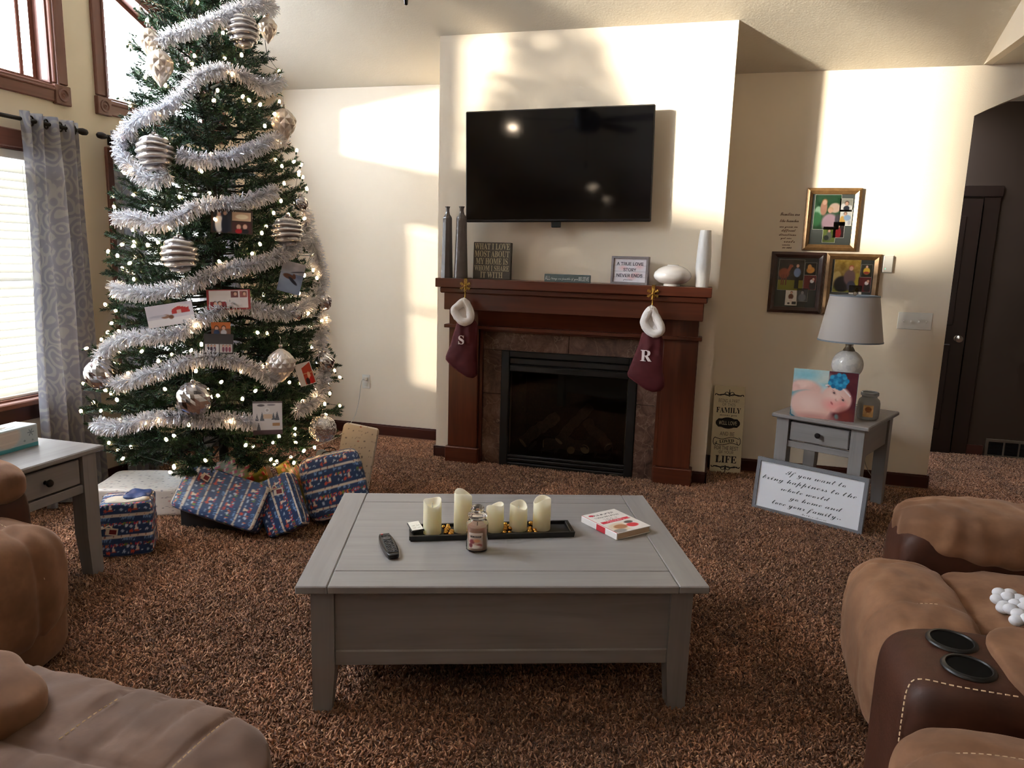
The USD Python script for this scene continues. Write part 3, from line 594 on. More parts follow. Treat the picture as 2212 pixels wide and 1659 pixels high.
pr = [(0, 0), (.038, 0), (.040, .01), (.044, .05), (.0475, .12), (.046, .2), (.041, .28), (.036, .33), (.034, .352), (.029, .352), (.029, .3), (.034, .2), (0, .15)]
v, f = lathe(pr, 40); a = np.arctan2(v[:, 1], v[:, 0]); k = 1 - .05 * np.abs(np.sin(a * 7 + v[:, 2] * 9)); v[:, 0] *= k; v[:, 1] *= k
part(t, 'body', (v, f), PORC2, 40)

# ---------------------------------------------------------------- stockings on snowflake hangers
VELV = mat_noise('burgundy_velvet', [(0, S(58, 4, 14)), (1, S(86, 9, 23))], (14, 14, 14), .8, bump=.1, sheen_weight=.15, sheen_tint=S(200, 60, 80)); FUR = mat_noise('white_plush', [(0, S(222, 216, 214)), (1, S(240, 236, 234))], (60, 60, 60), .95, bump=.5, bscale=(220, 220, 220), sheen_weight=.5); LETW = mat('white_embroidery', S(235, 225, 230), .6)
def stocking(label, out, cuff, letter, lx, lz, lh, y, seed):
    t = thing('stocking', label, 'stocking')
    g = Polygon(out).buffer(.012).buffer(-.012).simplify(.002)
    v, f = inflate(g, .011, .028); v[:, 1] += y + .008 * (meshkit.fbm(v * 14, 3, seed) - .5) * 2 + .004 * np.sin(v[:, 0] * 90 + 4 * v[:, 2]) * (v[:, 2] > .9)
    part(t, 'sock', (v, f), VELV, True)
    c = np.array(cuff); p = smoothpath(np.vstack([c, c[:1]]), 10)[:-1]; vv, ff = tube(p, .0265 + .0012 * np.sin(np.arange(len(p)) * .35), 16, True)
    vv = vv + (meshkit.fbm(vv * 60, 3, seed) - .5)[:, None] * .004
    part(t, 'fur_cuff', (vv, ff), FUR, True)
    inner = smoothpath(np.vstack([c, c[:1]]), 4)[:-1]; ce = inner.mean(0)
    iv = np.vstack([inner, ce + [0, .012, -.01]]); n = len(inner); fi = np.stack([np.full(n, n), np.arange(n), (np.arange(n) + 1) % n], 1)
    part(t, 'cuff_lining', join((iv, fi), (iv + [0, .008, 0], fi[:, ::-1])), FUR, True)
    part(t, 'monogram', ext_xz(center(text_poly(letter, lh, 'serif'), lx, lz), y - .0345, y - .0265), LETW, False)
    return t
YS = 4.605
stocking('burgundy velvet stocking with white cuff monogrammed S', [(-1.648, .97), (-1.672, .88), (-1.70, .81), (-1.702, .785), (-1.67, .748), (-1.60, .70), (-1.545, .67), (-1.50, .668), (-1.474, .69), (-1.472, .74), (-1.48, .84), (-1.48, .95), (-1.478, 1.03), (-1.495, 1.06), (-1.62, 1.07)],
         [(-1.578, YS, 1.184), (-1.612, YS - .012, 1.155), (-1.636, YS - .02, 1.125), (-1.610, YS - .03, 1.078), (-1.565, YS - .036, 1.05), (-1.525, YS - .032, 1.064), (-1.526, YS - .014, 1.108), (-1.550, YS + .0, 1.158)], 'S', -1.582, .898, .062, YS, 3)
stocking('burgundy velvet stocking with white cuff monogrammed R', [(-.388, 1.04), (-.405, .96), (-.436, .86), (-.466, .775), (-.463, .752), (-.405, .712), (-.345, .675), (-.30, .662), (-.25, .672), (-.226, .705), (-.23, .75), (-.245, .80), (-.252, .90), (-.256, 1.0), (-.27, 1.05)],
         [(-.337, YS, 1.19), (-.366, YS - .012, 1.15), (-.376, YS - .02, 1.105), (-.35, YS - .028, 1.06), (-.305, YS - .032, 1.04), (-.27, YS - .03, 1.062), (-.288, YS - .014, 1.11), (-.315, YS, 1.155)], 'R', -.352, .862, .075, YS, 5)
def hanger(label, x, seed):
    t = thing('stocking_hanger', label, 'stocking hanger', (x, 4.64, 0)); z = 1.285
    part(t, 'clip', join(bx((-.011, -.002, 1.262), (.011, .003, 1.338), .001), bx((-.011, -.002, 1.333), (.011, .09, 1.338), .001)), GOLD)
    arms = []
    for k in range(6):
        a = k * PI / 3 + PI / 6; d = np.array([math.cos(a), 0, math.sin(a)]); e = np.array([-math.sin(a), 0, math.cos(a)]); o = np.array([0, -.008, z])
        arms.append(cyl(o, o + d * .036, .0035, .0028, 8)); arms.append(ap(trimesh.creation.icosphere(1, .0048), T(o + d * .037)))
        for q in (.017, .027):
            for s in (-1, 1): arms.append(cyl(o + d * q, o + d * (q + .010) + e * s * .010, .0027, .0018, 6))
    part(t, 'snowflake', join(*arms, ap(trimesh.creation.icosphere(1, .009), T((0, -.008, z)))), GOLD)
    part(t, 'hook', tube(smoothpath([(0, -.004, 1.265), (0, -.004, 1.215), (0, -.02, 1.198), (0, -.036, 1.205)], 6), .0045, 8), GOLD)
hanger('gold snowflake hanger holding the S stocking', -1.58, 1); hanger('gold snowflake hanger holding the R stocking', -.337, 2)
# ---------------------------------------------------------------- the Christmas tree
TX, TY = -2.72, 3.58
TZ = [.2, .34, .51, .785, 1.056, 1.32, 1.58, 1.83, 2.08, 2.33, 2.56, 2.8, 3.1, 3.42]
TR = [.42, .62, .69, .66, .60, .555, .52, .49, .45, .395, .35, .32, .22, .03]
rad = lambda z: np.interp(z, TZ, TR)
FIR = [(0, S(13, 33, 23)), (.5, S(23, 52, 34)), (.85, S(36, 72, 45)), (1, S(58, 98, 58))]; NEEDLE = mat_print('fir_needles', .5, specular_ior_level=.4)
BARK = mat('dark_trunk', S(30, 32, 24), .85)
def needles(p0, p1, n, ln, rg, w=.0052):
    """n needles all round the twig p0 to p1"""
    p0, p1 = np.asarray(p0, float), np.asarray(p1, float); d = p1 - p0; L_ = np.linalg.norm(d); d = d / L_
    a = np.cross(d, [0, 0, 1.] if abs(d[2]) < .9 else [1., 0, 0]); a /= np.linalg.norm(a); b = np.cross(d, a)
    s = (np.arange(n) + rg.random(n)) / n; ang = np.arange(n) * 2.399 + rg.uniform(0, .5, n)
    o = p0 + (s * L_)[:, None] * d; rr = np.cos(ang)[:, None] * a + np.sin(ang)[:, None] * b
    f = .55 + .8 * s ** 1.5; f = f / np.sqrt(1 + f * f); dirn = rr * np.sqrt(1 - f * f)[:, None] + d * f[:, None]
    le = ln * (1.05 - .35 * s) * rg.uniform(.8, 1.15, n); side = np.cross(dirn, d); side /= np.linalg.norm(side, axis=1, keepdims=True) + 1e-9
    tip = o + dirn * le[:, None]; mid = o + dirn * (le * .45)[:, None]
    v = np.stack([o, mid + side * w * .5, tip, mid - side * w * .5], 1).reshape(-1, 3); k = np.arange(n)[:, None] * 4
    return v, np.vstack([k + [0, 1, 2], k + [0, 2, 3]])
def branch(zb, phi, L_, rise, rg, dense=1.):
    """a branch from the trunk: stem, side twigs in pairs, needles on all of them"""
    c, s = math.cos(phi), math.sin(phi); out = np.array([c, s, 0]); sd = np.array([-s, c, 0]); up = np.array([0, 0, 1.])
    q = np.linspace(0, 1, 6); pts = np.array([TX, TY, zb]) + out * (.03 + q * L_)[:, None] + up * (rise * L_ * q - .10 * L_ * q * (1 - q) * 2)[:, None]
    ms = []; st = tube(pts, np.linspace(.007, .0025, 6), 5)
    tw = []
    at = lambda u: np.array([np.interp(u, q, pts[:, i]) for i in range(3)])
    d0 = (pts[-1] - pts[-2]) / np.linalg.norm(pts[-1] - pts[-2])
    tw.append((at(.62), pts[-1] + d0 * .02, .034))
    nt = max(3, int(round(4.5 * L_ / .45)))
    for k in range(nt):
        u = 1 - (k + .4) * .62 / nt; b = at(u); ll = (.075 + .06 * (1 - u)) * rg.uniform(.85, 1.2)
        for sg in (-1, 1):
            dr = out * .75 + sd * sg * rg.uniform(.5, .85) + up * (rise * .6 + rg.uniform(-.12, .35)); dr /= np.linalg.norm(dr); tw.append((b, b + dr * ll, .03))
        if k % 2 == 0:
            dr = out * .55 + up * .7 + sd * rg.uniform(-.4, .4); dr /= np.linalg.norm(dr); tw.append((b, b + dr * ll * .8, .028))
    for a, b, ln in tw: ms.append(needles(a, b, int((34 + 300 * np.linalg.norm(b - a)) * dense), ln, rg))
    st2 = [tube([a, b], [.0022, .0012], 4) for a, b, _ in tw[1:]]
    return join(*ms), join(st, *st2), [b for _, b, _ in tw]
tree = thing('christmas_tree', 'tall lit artificial fir Christmas tree in the corner by the windows', 'christmas tree', (TX, TY, 0))
back = T((-TX, -TY, 0)); rg = np.random.default_rng(11)
part(tree, 'trunk', cyl((0, 0, .06), (0, 0, 3.35), .028, .012, 12), BARK)
part(tree, 'stand', join(cyl((0, 0, .02), (0, 0, .2), .045), *[tube([(0, 0, .16), (.16 * math.cos(a), .16 * math.sin(a), .05), (.26 * math.cos(a), .26 * math.sin(a), .012)], .012, 8) for a in (.4, .4 + PI / 2, .4 + PI, .4 + 1.5 * PI)]), IRON)
NB = 285; zs = []; w = np.linspace(.30, 3.36, 400); dens = rad(w) + .15; cum = np.cumsum(dens); cum = (cum - cum[0]) / (cum[-1] - cum[0])
twtips = []
for k in range(NB):
    zt = float(np.interp((k + .5) / NB, cum, w)); phi = k * 2.39996 + rg.uniform(-.2, .2)
    rise = -.12 + .50 * ((zt - .3) / 3.1) + rg.uniform(-.06, .10); L_ = max(.07, rad(zt) * rg.uniform(.90, 1.03) - .05)
    nd, stm, tips = branch(zt - rise * L_, phi, L_, rise, rg); twtips += tips
    bp_ = part(tree, 'branch', ap(nd, back), NEEDLE, False, col=strand_cols(FIR, len(nd[0]) // 4, 4, rg)); part(bp_, 'stem', ap(stm, back), BARK, False)
tp = [needles((TX, TY, 3.28), (TX, TY, 3.44), 60, .03, rg)]
part(tree, 'tip', ap(join(*tp), back), NEEDLE, False, col=strand_cols(FIR, 60, 4, rg))
core = []
for k in range(1500):
    z = float(np.interp(rg.random(), cum, w)); a = rg.uniform(0, 2 * PI); r = rad(z) * rg.uniform(.25, .72); o = np.array([TX + r * math.cos(a), TY + r * math.sin(a), z]); dr = np.array([math.cos(a), math.sin(a), rg.uniform(-.4, .4)]) + rg.normal(0, .3, 3); dr /= np.linalg.norm(dr)
    core.append(needles(o, o + dr * .12, 26, .036, rg, .008))
part(tree, 'inner_foliage', ap(join(*core), back), NEEDLE, False, kind='stuff', col=strand_cols(FIR, 1500 * 26, 4, rg))

# warm mini lights
BULB = mat_glow('warm_bulb', (1., .62, .30), 26.); WIRE = mat('green_wire', S(24, 44, 30), .6); SOCK = mat('green_socket', S(28, 60, 40), .5)
lt = thing('string_lights', 'string of warm white mini lights wound all over the Christmas tree', 'string lights', (TX, TY, 0))
tips = np.array(twtips); rel = tips - [TX, TY, 0]; rho = np.hypot(rel[:, 0], rel[:, 1]); view = np.array([-TX, -TY]) / math.hypot(TX, TY)
facing = (rel[:, :2] @ view) / np.maximum(rho, 1e-6); ok = np.where((facing > -.18) & (rho > rad(tips[:, 2]) * .72) & (tips[:, 2] > .28) & (tips[:, 2] < 3.3))[0]
rg.shuffle(ok); chosen = []
for i in ok:
    if len(chosen) >= 295: break
    if all(np.linalg.norm(tips[i] - tips[j]) > .052 for j in chosen[-295:]): chosen.append(i)
ico = trimesh.creation.icosphere(1, 1.); bm = (np.array(ico.vertices) * [.0085, .0085, .0125], np.array(ico.faces)); sm_ = cyl((0, 0, -.024), (0, 0, -.010), .0045, .0055, 6)
BP = []
for i in chosen:
    p = tips[i] + np.array([rel[i, 0], rel[i, 1], 0]) / max(rho[i], 1e-6) * .012 + rg.normal(0, .008, 3); BP.append(p)
    tt = T(p - [TX, TY, 0], rg.uniform(0, 6.28), rg.uniform(-1.2, 1.2)); b_ = part(lt, 'bulb', ap(bm, tt), BULB, True); part(b_, 'socket', ap(sm_, tt), SOCK, False)
BP = np.array(BP); order = np.argsort(BP[:, 2]); ang = np.arctan2(BP[:, 1] - TY, BP[:, 0] - TX); bands = (BP[:, 2] / .17).astype(int); order = np.lexsort((np.where(bands % 2 == 0, ang, -ang), bands))
wp = BP[order] - [TX, TY, 0]; segs = []
for a, b in zip(wp[:-1], wp[1:]):
    if np.linalg.norm(a - b) < .5:
        m_ = (a + b) / 2 * np.array([.93, .93, 1]) - [0, 0, .015]; segs.append(tube(smoothpath([a, m_, b], 4), .0014, 4))
part(lt, 'wire', join(*segs), WIRE, False)

# silver tinsel garlands
TINS = usdkit.material(stage, LK + 'silver_tinsel', {'r': ('attribute', {'attribute': 'col'}), 'p': ('principled_bsdf', {'roughness': .22, 'metallic': .6, 'base_color': (1, 1, 1)}), 'tr': ('translucent_bsdf', {'color': (.95, .96, 1.)}), 'x': ('mix_closure', {'fac': .35})}, [('r.color', 'p.base_color'), ('p.BSDF', 'x.closure1'), ('tr.BSDF', 'x.closure2')], surface='x.closure')
SILV = [(0, S(150, 156, 168)), (.4, S(206, 210, 220)), (.8, S(240, 240, 246)), (1, S(250, 246, 252))]
GARL = [[[-2.723, 3.193, 2.47], [-2.64, 3.21, 2.513], [-2.541, 3.256, 2.554], [-2.46, 3.328, 2.614], [-2.409, 3.409, 2.679], [-2.375, 3.559, 2.751], [-2.425, 3.755, 2.793]], [[-2.593, 3.088, 1.84], [-2.673, 3.069, 1.805], [-2.788, 3.08, 1.861], [-2.885, 3.115, 1.933], [-2.909, 3.138, 2.015], [-2.78, 3.121, 2.109], [-2.65, 3.132, 2.152], [-2.56, 3.174, 2.234], [-2.502, 3.226, 2.325], [-2.424, 3.3, 2.366], [-2.356, 3.391, 2.352], [-2.314, 3.487, 2.321], [-2.326, 3.658, 2.397]], [[-2.556, 3.116, 1.941], [-2.468, 3.153, 1.913], [-2.369, 3.235, 1.934], [-2.303, 3.332, 1.981], [-2.259, 3.474, 2.059], [-2.246, 3.56, 2.049]], [[-2.925, 3.087, 1.625], [-2.777, 3.049, 1.624], [-2.642, 3.049, 1.6], [-2.533, 3.082, 1.641], [-2.439, 3.136, 1.701], [-2.341, 3.219, 1.708], [-2.261, 3.338, 1.753], [-2.224, 3.449, 1.798]], [[-2.914, 3.031, 1.278], [-2.757, 2.996, 1.257], [-2.603, 3.01, 1.274], [-2.478, 3.056, 1.305], [-2.389, 3.118, 1.364], [-2.294, 3.21, 1.4], [-2.217, 3.337, 1.438], [-2.177, 3.493, 1.501], [-2.186, 3.661, 1.58]], [[-2.953, 2.959, 0.858], [-2.986, 2.985, 0.912], [-2.937, 2.978, 0.963], [-2.821, 2.962, 1.026], [-2.659, 2.963, 1.051], [-2.522, 2.995, 1.067], [-2.427, 3.048, 1.132], [-2.343, 3.117, 1.189], [-2.266, 3.197, 1.204], [-2.182, 3.312, 1.165], [-2.128, 3.492, 1.181], [-2.174, 3.78, 1.283], [-2.231, 3.863, 1.44], [-2.195, 3.705, 1.582], [-2.203, 3.66, 1.718]], [[-2.841, 2.914, 0.797], [-2.686, 2.915, 0.847], [-2.569, 2.94, 0.886], [-2.467, 2.983, 0.929], [-2.375, 3.038, 0.955], [-2.271, 3.113, 0.929], [-2.191, 3.188, 0.877], [-2.132, 3.247, 0.804]], [[-2.992, 2.933, 0.582], [-2.817, 2.886, 0.591], [-2.649, 2.888, 0.641], [-2.511, 2.919, 0.662], [-2.391, 2.969, 0.651], [-2.284, 3.039, 0.645], [-2.184, 3.132, 0.617]], [[-2.132, 3.731, 1.127], [-2.085, 3.614, 0.981], [-2.056, 3.599, 0.854], [-2.036, 3.536, 0.734], [-2.049, 3.409, 0.665], [-2.071, 3.33, 0.645]]]
GL = ['silver tinsel garland crossing the top of the Christmas tree', 'silver tinsel garland looping from upper left of the tree to the right edge', 'short silver tinsel garland right of the big striped ball', 'silver tinsel garland above the small framed couple card', 'silver tinsel garland passing just above the blue winter card', 'silver tinsel garland crossing the red barn card and climbing the right edge', 'silver tinsel garland sagging below the dark photo card', 'lowest silver tinsel garland along the skirt of the tree', 'silver tinsel garland hanging down the lower right edge of the tree']
def tinsel(pts, label, rg, per=2700, r=.052):
    p = smoothpath(pts, 14); d = np.linalg.norm(np.diff(p, axis=0), axis=1); cs = np.r_[0, np.cumsum(d)]; n = int(cs[-1] * per)
    s = rg.uniform(0, cs[-1], n); o = np.stack([np.interp(s, cs, p[:, i]) for i in range(3)], 1); tn = np.gradient(p, axis=0); tn /= np.linalg.norm(tn, axis=1, keepdims=True); t = np.stack([np.interp(s, cs, tn[:, i]) for i in range(3)], 1)
    e = rg.normal(0, 1, (n, 3)); e -= (e * t).sum(1, keepdims=True) * t * .85; e /= np.linalg.norm(e, axis=1, keepdims=True)
    ln = r * rg.uniform(.6, 1.05, n); tip = o + e * ln[:, None] - np.array([0, 0, .006]); mid = o + e * (ln * .55)[:, None] + rg.normal(0, .004, (n, 3))
    w = np.cross(e, rg.normal(0, 1, (n, 3))); w /= np.linalg.norm(w, axis=1, keepdims=True); w *= .0021
    v = np.stack([o - w, o + w, mid - w, mid + w, tip - w, tip + w], 1).reshape(-1, 3); k = np.arange(n)[:, None] * 6
    f = np.vstack([k + [0, 1, 3], k + [0, 3, 2], k + [2, 3, 5], k + [2, 5, 4]])
    g = thing('tinsel_garland', label, 'tinsel garland', group='silver tinsel garlands on the tree')
    part(g, 'fringe', (v, f), TINS, False, kind='stuff', col=strand_cols(SILV, n, 6, rg)); part(g, 'cord', tube(p, .003, 5), SILVER, True)
for p, l in zip(GARL, GL): tinsel(p, l, rg)

# balls
STRIPE = mat_print('striped_glass_ball', .16, metallic=.75); PEARL = mat('pearl_white_ball', S(222, 214, 210), .3, .55, coat_weight=.3)
CHROME = mat('mirror_silver_ball', S(206, 204, 208), .10, 1.); FOIL = mat('foil_silver_ball', S(214, 212, 214), .2, 1.); CHAMP = mat('champagne_ball', S(226, 214, 202), .3, .6, coat_weight=.3)
def sphere(n=40, m=28):
    th = np.linspace(0, PI, m + 1); return [(math.sin(t), math.cos(t)) for t in th]
def ball(kind, p, r, label):
    t = thing('ornament_ball', label, 'ornament', p); col = None; m = CHROME
    if kind == 'striped':
        th, ph = np.meshgrid(np.linspace(0, PI, 57), np.arange(72) * 2 * PI / 72, indexing='ij'); wv = np.sin(19 * np.cos(th) + 1.1 * np.sin(2 * ph + 1.5 * np.cos(th)))
        R_ = r * (1 + .05 * np.tanh(2.5 * wv)); v = np.stack([R_ * np.sin(th) * np.cos(ph), R_ * np.sin(th) * np.sin(ph), R_ * np.cos(th)], -1).reshape(-1, 3)
        i, j = np.meshgrid(np.arange(56), np.arange(72), indexing='ij'); f = np.stack([i * 72 + j, (i + 1) * 72 + j, (i + 1) * 72 + (j + 1) % 72, i * 72 + (j + 1) % 72], -1).reshape(-1, 4)
        k = (.5 + .5 * np.tanh(3 * wv)).reshape(-1, 1); col = lin(np.array([128, 124, 128]) * (1 - k) + np.array([238, 236, 236]) * k); part(t, 'body', (v, f), STRIPE, True, col=col)
    elif kind == 'mirror':
        th, ph = np.meshgrid(np.linspace(0, PI, 15), np.arange(26) * 2 * PI / 26, indexing='ij'); rr = np.random.default_rng(int(r * 1e5)); R_ = r * (1 + rr.normal(0, .022, th.shape))
        v = np.stack([R_ * np.sin(th) * np.cos(ph + .1 * th), R_ * np.sin(th) * np.sin(ph + .1 * th), R_ * np.cos(th)], -1).reshape(-1, 3)
        i, j = np.meshgrid(np.arange(14), np.arange(26), indexing='ij'); f = np.stack([i * 26 + j, (i + 1) * 26 + j, (i + 1) * 26 + (j + 1) % 26, i * 26 + (j + 1) % 26], -1).reshape(-1, 4)
        part(t, 'body', (v, f), CHROME, False)
    elif kind == 'foil':
        s_ = trimesh.creation.icosphere(4, 1.); v = np.array(s_.vertices); v = v * r * (1 + .10 * (meshkit.fbm(v * 5, 3, 3) - .5) + .05 * (np.abs(meshkit.noise(v * 9, 8) - .5)))[:, None]; part(t, 'body', (v, np.array(s_.faces)), FOIL, False)
    elif kind in ('onion', 'drop'):
        n, m_ = 126, 84; U, P = np.meshgrid(np.linspace(.012, .99, m_ + 1), np.arange(n) * 2 * PI / n, indexing='ij')
        if kind == 'onion': rp = np.sin(PI * U) ** .75 * (1 - .28 * U ** 3); zz = .92 - 2.1 * U - .6 * np.clip(U - .8, 0, 1); nd, nu = 10, 3.6
        else: rp = np.sin(PI * U ** .8) ** .8 * (1 - .45 * U ** 2); zz = .9 - 2.5 * U; nd, nu = 7, 3.2
        a_, b_ = np.mod(nd * P / (2 * PI) + nu * U, 1) - .5, np.mod(nd * P / (2 * PI) - nu * U, 1) - .5; hgt = np.minimum(.5 - np.abs(a_), .5 - np.abs(b_)) * 2
        rp = rp * (1 - .13 * (1 - np.minimum(hgt, .8)))
        v = np.stack([r * rp * np.cos(P), r * rp * np.sin(P), r * zz], -1).reshape(-1, 3); i, j = np.meshgrid(np.arange(m_), np.arange(n), indexing='ij'); f = np.stack([i * n + j, (i + 1) * n + j, (i + 1) * n + (j + 1) % n, i * n + (j + 1) % n], -1).reshape(-1, 4)
        part(t, 'body', (v, f), PEARL if kind == 'onion' else CHAMP, False)
    else: part(t, 'body', lathe([(r * a, r * b) for a, b in sphere()], 40), CHROME if kind == 'plain' else PEARL, True)
    part(t, 'cap', lathe([(0, r * .96), (.011, r * .97), (.012, r + .008), (.008, r + .012), (0, r + .013)], 16), SILVER)
    part(t, 'hook', join(tube([(.005 * math.cos(a), 0, r + .016 + .005 * math.sin(a)) for a in np.linspace(0, 5.2, 10)], .0009, 5), tube(smoothpath([(0, 0, r + .021), (0, 0, r + .045), (-.012, .012, r + .055), (-.018, .022, r + .045)], 5), .0008, 5)), SILVER)
for kind, p, r, l in [
    ('striped', (-2.379, 3.418, 2.577), .080, 'silver striped ball near the top of the tree'), ('drop', (-2.354, 3.598, 2.65), .055, 'champagne drop ornament at the top right edge of the tree'),
    ('drop', (-2.679, 3.166, 2.371), .072, 'champagne diamond drop ornament against the upper window'), ('drop', (-2.256, 3.572, 2.165), .074, 'champagne diamond drop ornament on the upper right edge of the tree'),
    ('striped', (-2.661, 3.081, 1.937), .086, 'silver striped ball inside the upper left garland loop'), ('striped', (-2.522, 3.048, 1.45), .086, 'silver striped ball at mid left of the tree, below a garland'),
    ('striped', (-2.183, 3.467, 1.585), .079, 'silver striped ball at mid right edge of the tree'), ('mirror', (-2.191, 3.618, 1.74), .04, 'small mirrored ball at the right edge above the striped ball'),
    ('mirror', (-2.135, 3.735, 1.201), .052, 'mirrored ball at the right edge beside the blue winter card'), ('plain', (-2.123, 3.436, 1.147), .034, 'small plain silver ball under the blue winter card'),
    ('onion', (-2.127, 3.286, .909), .082, 'white onion shaped ornament with diamond relief left of the house card'), ('mirror', (-2.05, 3.595, .873), .055, 'mirrored ball at the right edge above the house card'),
    ('mirror', (-2.935, 2.938, .845), .080, 'mirror tiled ball at the far left edge of the tree'), ('mirror', (-2.41, 2.96, .751), .086, 'mirror tiled ball low in the middle of the tree'),
    ('foil', (-2.007, 3.488, .52), .074, 'crumpled silver foil ball just above the gifts'), ('drop', (-2.752, 3.188, 2.491), .06, 'white drop ornament against the upper window, topmost on the left')]:
    ball(kind, p, r, l)

# cards and photographs tucked into the branches
def card(label, cat, p, w, h, roll, paint, thick=.003, name='greeting_card', edge=(230, 226, 220), lean=-.12):
    p = np.array(p); t = thing(name, label, cat, p, rz=math.atan2(p[0], -p[1]) + PI if False else math.atan2(-p[0], p[1]) * 0 + YAW + .25, rx=lean, ry=-math.radians(roll))
    part(t, 'card', bx((-w / 2, 0, -h / 2), (w / 2, thick, h / 2), .0008), mat_edge(edge)); cv = Cv(w, h, 64, max(24, int(64 * h / w)), edge); paint(cv, w, h); print_on(t, 'print', cv, GLOSSP, T((-w / 2, -.0006, -h / 2)))
EDGE = {}
def mat_edge(c):
    if c not in EDGE: EDGE[c] = mat('card_edge_%d_%d_%d' % c, S(*c), .6)
    return EDGE[c]
def head(cv, x, y, r, skin=(214, 168, 146), hair=(70, 48, 36)): cv.ell(x, y + r * .22, r * 1.05, r * 1.15, hair); cv.ell(x, y - r * .08, r * .82, r * 1.0, skin)
def p_wed(c, w, h):
    c.rect(0, 0, w, h, (58, 44, 38)); c.rect(.012, .008, .092, h - .008, (34, 38, 52)); c.ell(.038, .045, .019, .045, (226, 222, 216)); head(c, .038, .092, .010); c.ell(.066, .04, .017, .05, (22, 26, 40)); head(c, .066, .098, .010)
    c.rect(.10, .062, w - .008, h - .01, (186, 150, 120)); c.ell(.145, .084, .03, .012, (226, 206, 170)); c.rect(.10, .006, w - .008, .058, (74, 40, 40)); head(c, .13, .034, .013); head(c, .16, .036, .013); c.ell(.13, .012, .016, .012, (170, 30, 40)); c.ell(.162, .012, .016, .012, (24, 24, 30))
card('dark framed photo ornament of a couple below the fourth garland', 'photo ornament', (-2.323, 3.192, 1.62), .195, .117, -1.5, p_wed, .008, 'photo_ornament', (70, 50, 44))
def p_winter(c, w, h):
    c.put(c.Y / h * 1.0, (190, 184, 186)); c.rect(0, 0, w, h * .62, (120, 136, 170)); c.grain(26, 40, 2); c.ell(.03, h * .45, .06, .03, (176, 190, 214), -20, .5); c.ell(.07, h * .2, .06, .04, (150, 168, 200), -15, .6)
    c.ell(.045, h * .52, .030, .013, (112, 76, 62), -8); c.ell(.072, h * .55, .008, .014, (112, 76, 62), 20); c.ell(.07, h * .40, .03, .008, (40, 44, 60), -35); c.ell(.09, h * .72, .04, .004, (90, 92, 104), 15)
card('blue winter greeting card on the right side of the tree', 'greeting card', (-2.147, 3.435, 1.344), .118, .165, -14, p_winter, edge=(120, 136, 170))
def p_red(c, w, h):
    c.rect(0, 0, w, h, (150, 60, 62)); c.rect(.01, .008, w - .01, h - .006, (222, 212, 208)); c.rect(.115, h - .04, .15, h - .008, (120, 70, 70)); c.rect(.155, h - .04, w - .014, h - .008, (150, 90, 86))
    c.rect(.015, .01, .09, .04, (134, 50, 54)); head(c, .04, .03, .010); head(c, .06, .03, .010); head(c, .135, h - .022, .009); head(c, .178, h - .022, .009)
card('red bordered photo card between the two middle garlands', 'greeting card', (-2.313, 3.13, 1.235), .205, .10, 2, p_red, edge=(150, 60, 62))
def p_barn(c, w, h):
    c.rect(0, 0, w, h, (214, 206, 214)); c.rect(0, 0, w, h * .35, (236, 230, 230)); c.poly([(.115, .052), (.118, .074), (.15, .092), (.195, .082), (.20, .052)], (176, 58, 58)); c.poly([(.11, .072), (.15, .098), (.205, .084), (.19, .076), (.15, .088)], (226, 214, 214)); c.rect(.14, .052, .16, .07, (220, 190, 180))
    c.ell(.085, .045, .02, .01, (150, 110, 90)); c.ell(.11, .04, .012, .01, (120, 80, 60)); c.ell(.05, .05, .04, .006, (190, 184, 196))
card('white snow scene card with a red barn on the left of the tree', 'greeting card', (-2.541, 2.985, 1.160), .215, .105, 10, p_barn)
def p_orange(c, w, h):
    c.rect(0, 0, w, h, (196, 110, 60)); c.rect(0, 0, w, h * .5, (120, 86, 70)); head(c, .025, .035, .010); c.ell(.025, .014, .014, .014, (70, 90, 130)); head(c, .058, .036, .010); c.ell(.058, .014, .014, .014, (200, 200, 206))
card('small orange autumn photo card above the dark photo card', 'photo card', (-2.329, 3.082, 1.092), .09, .065, 0, p_orange, edge=(196, 110, 60))
def p_dark(c, w, h):
    c.rect(0, 0, w, h, (70, 66, 66)); c.rect(.006, .008, .07, .048, (208, 204, 202)); c.rect(.074, .008, w - .006, .048, (196, 188, 180))
    for x in (.02, .035, .05, .09, .105, .12): c.ell(x, .024, .006, .014, (60 + int(x * 600), 64, 80)); head(c, x, .040, .005)
card('dark grey photo card with two small family pictures', 'photo card', (-2.331, 3.063, 1.018), .137, .10, -1, p_dark, edge=(70, 66, 66))
def p_house(c, w, h):
    c.rect(0, 0, w, h, (228, 220, 216)); c.poly([(.03, .005), (.03, .095), (w - .004, .118), (w - .002, .005)], (196, 70, 46)); c.rect(.03, .06, w, .066, (224, 160, 110)); c.ell(.058, .05, .008, .02, (240, 190, 150)); c.ell(.045, .02, .01, .018, (60, 40, 40)); c.ell(.066, .022, .01, .02, (206, 40, 40))
card('tilted white and orange red house card at the right edge', 'greeting card', (-2.055, 3.40, .836), .083, .122, 16, p_house)
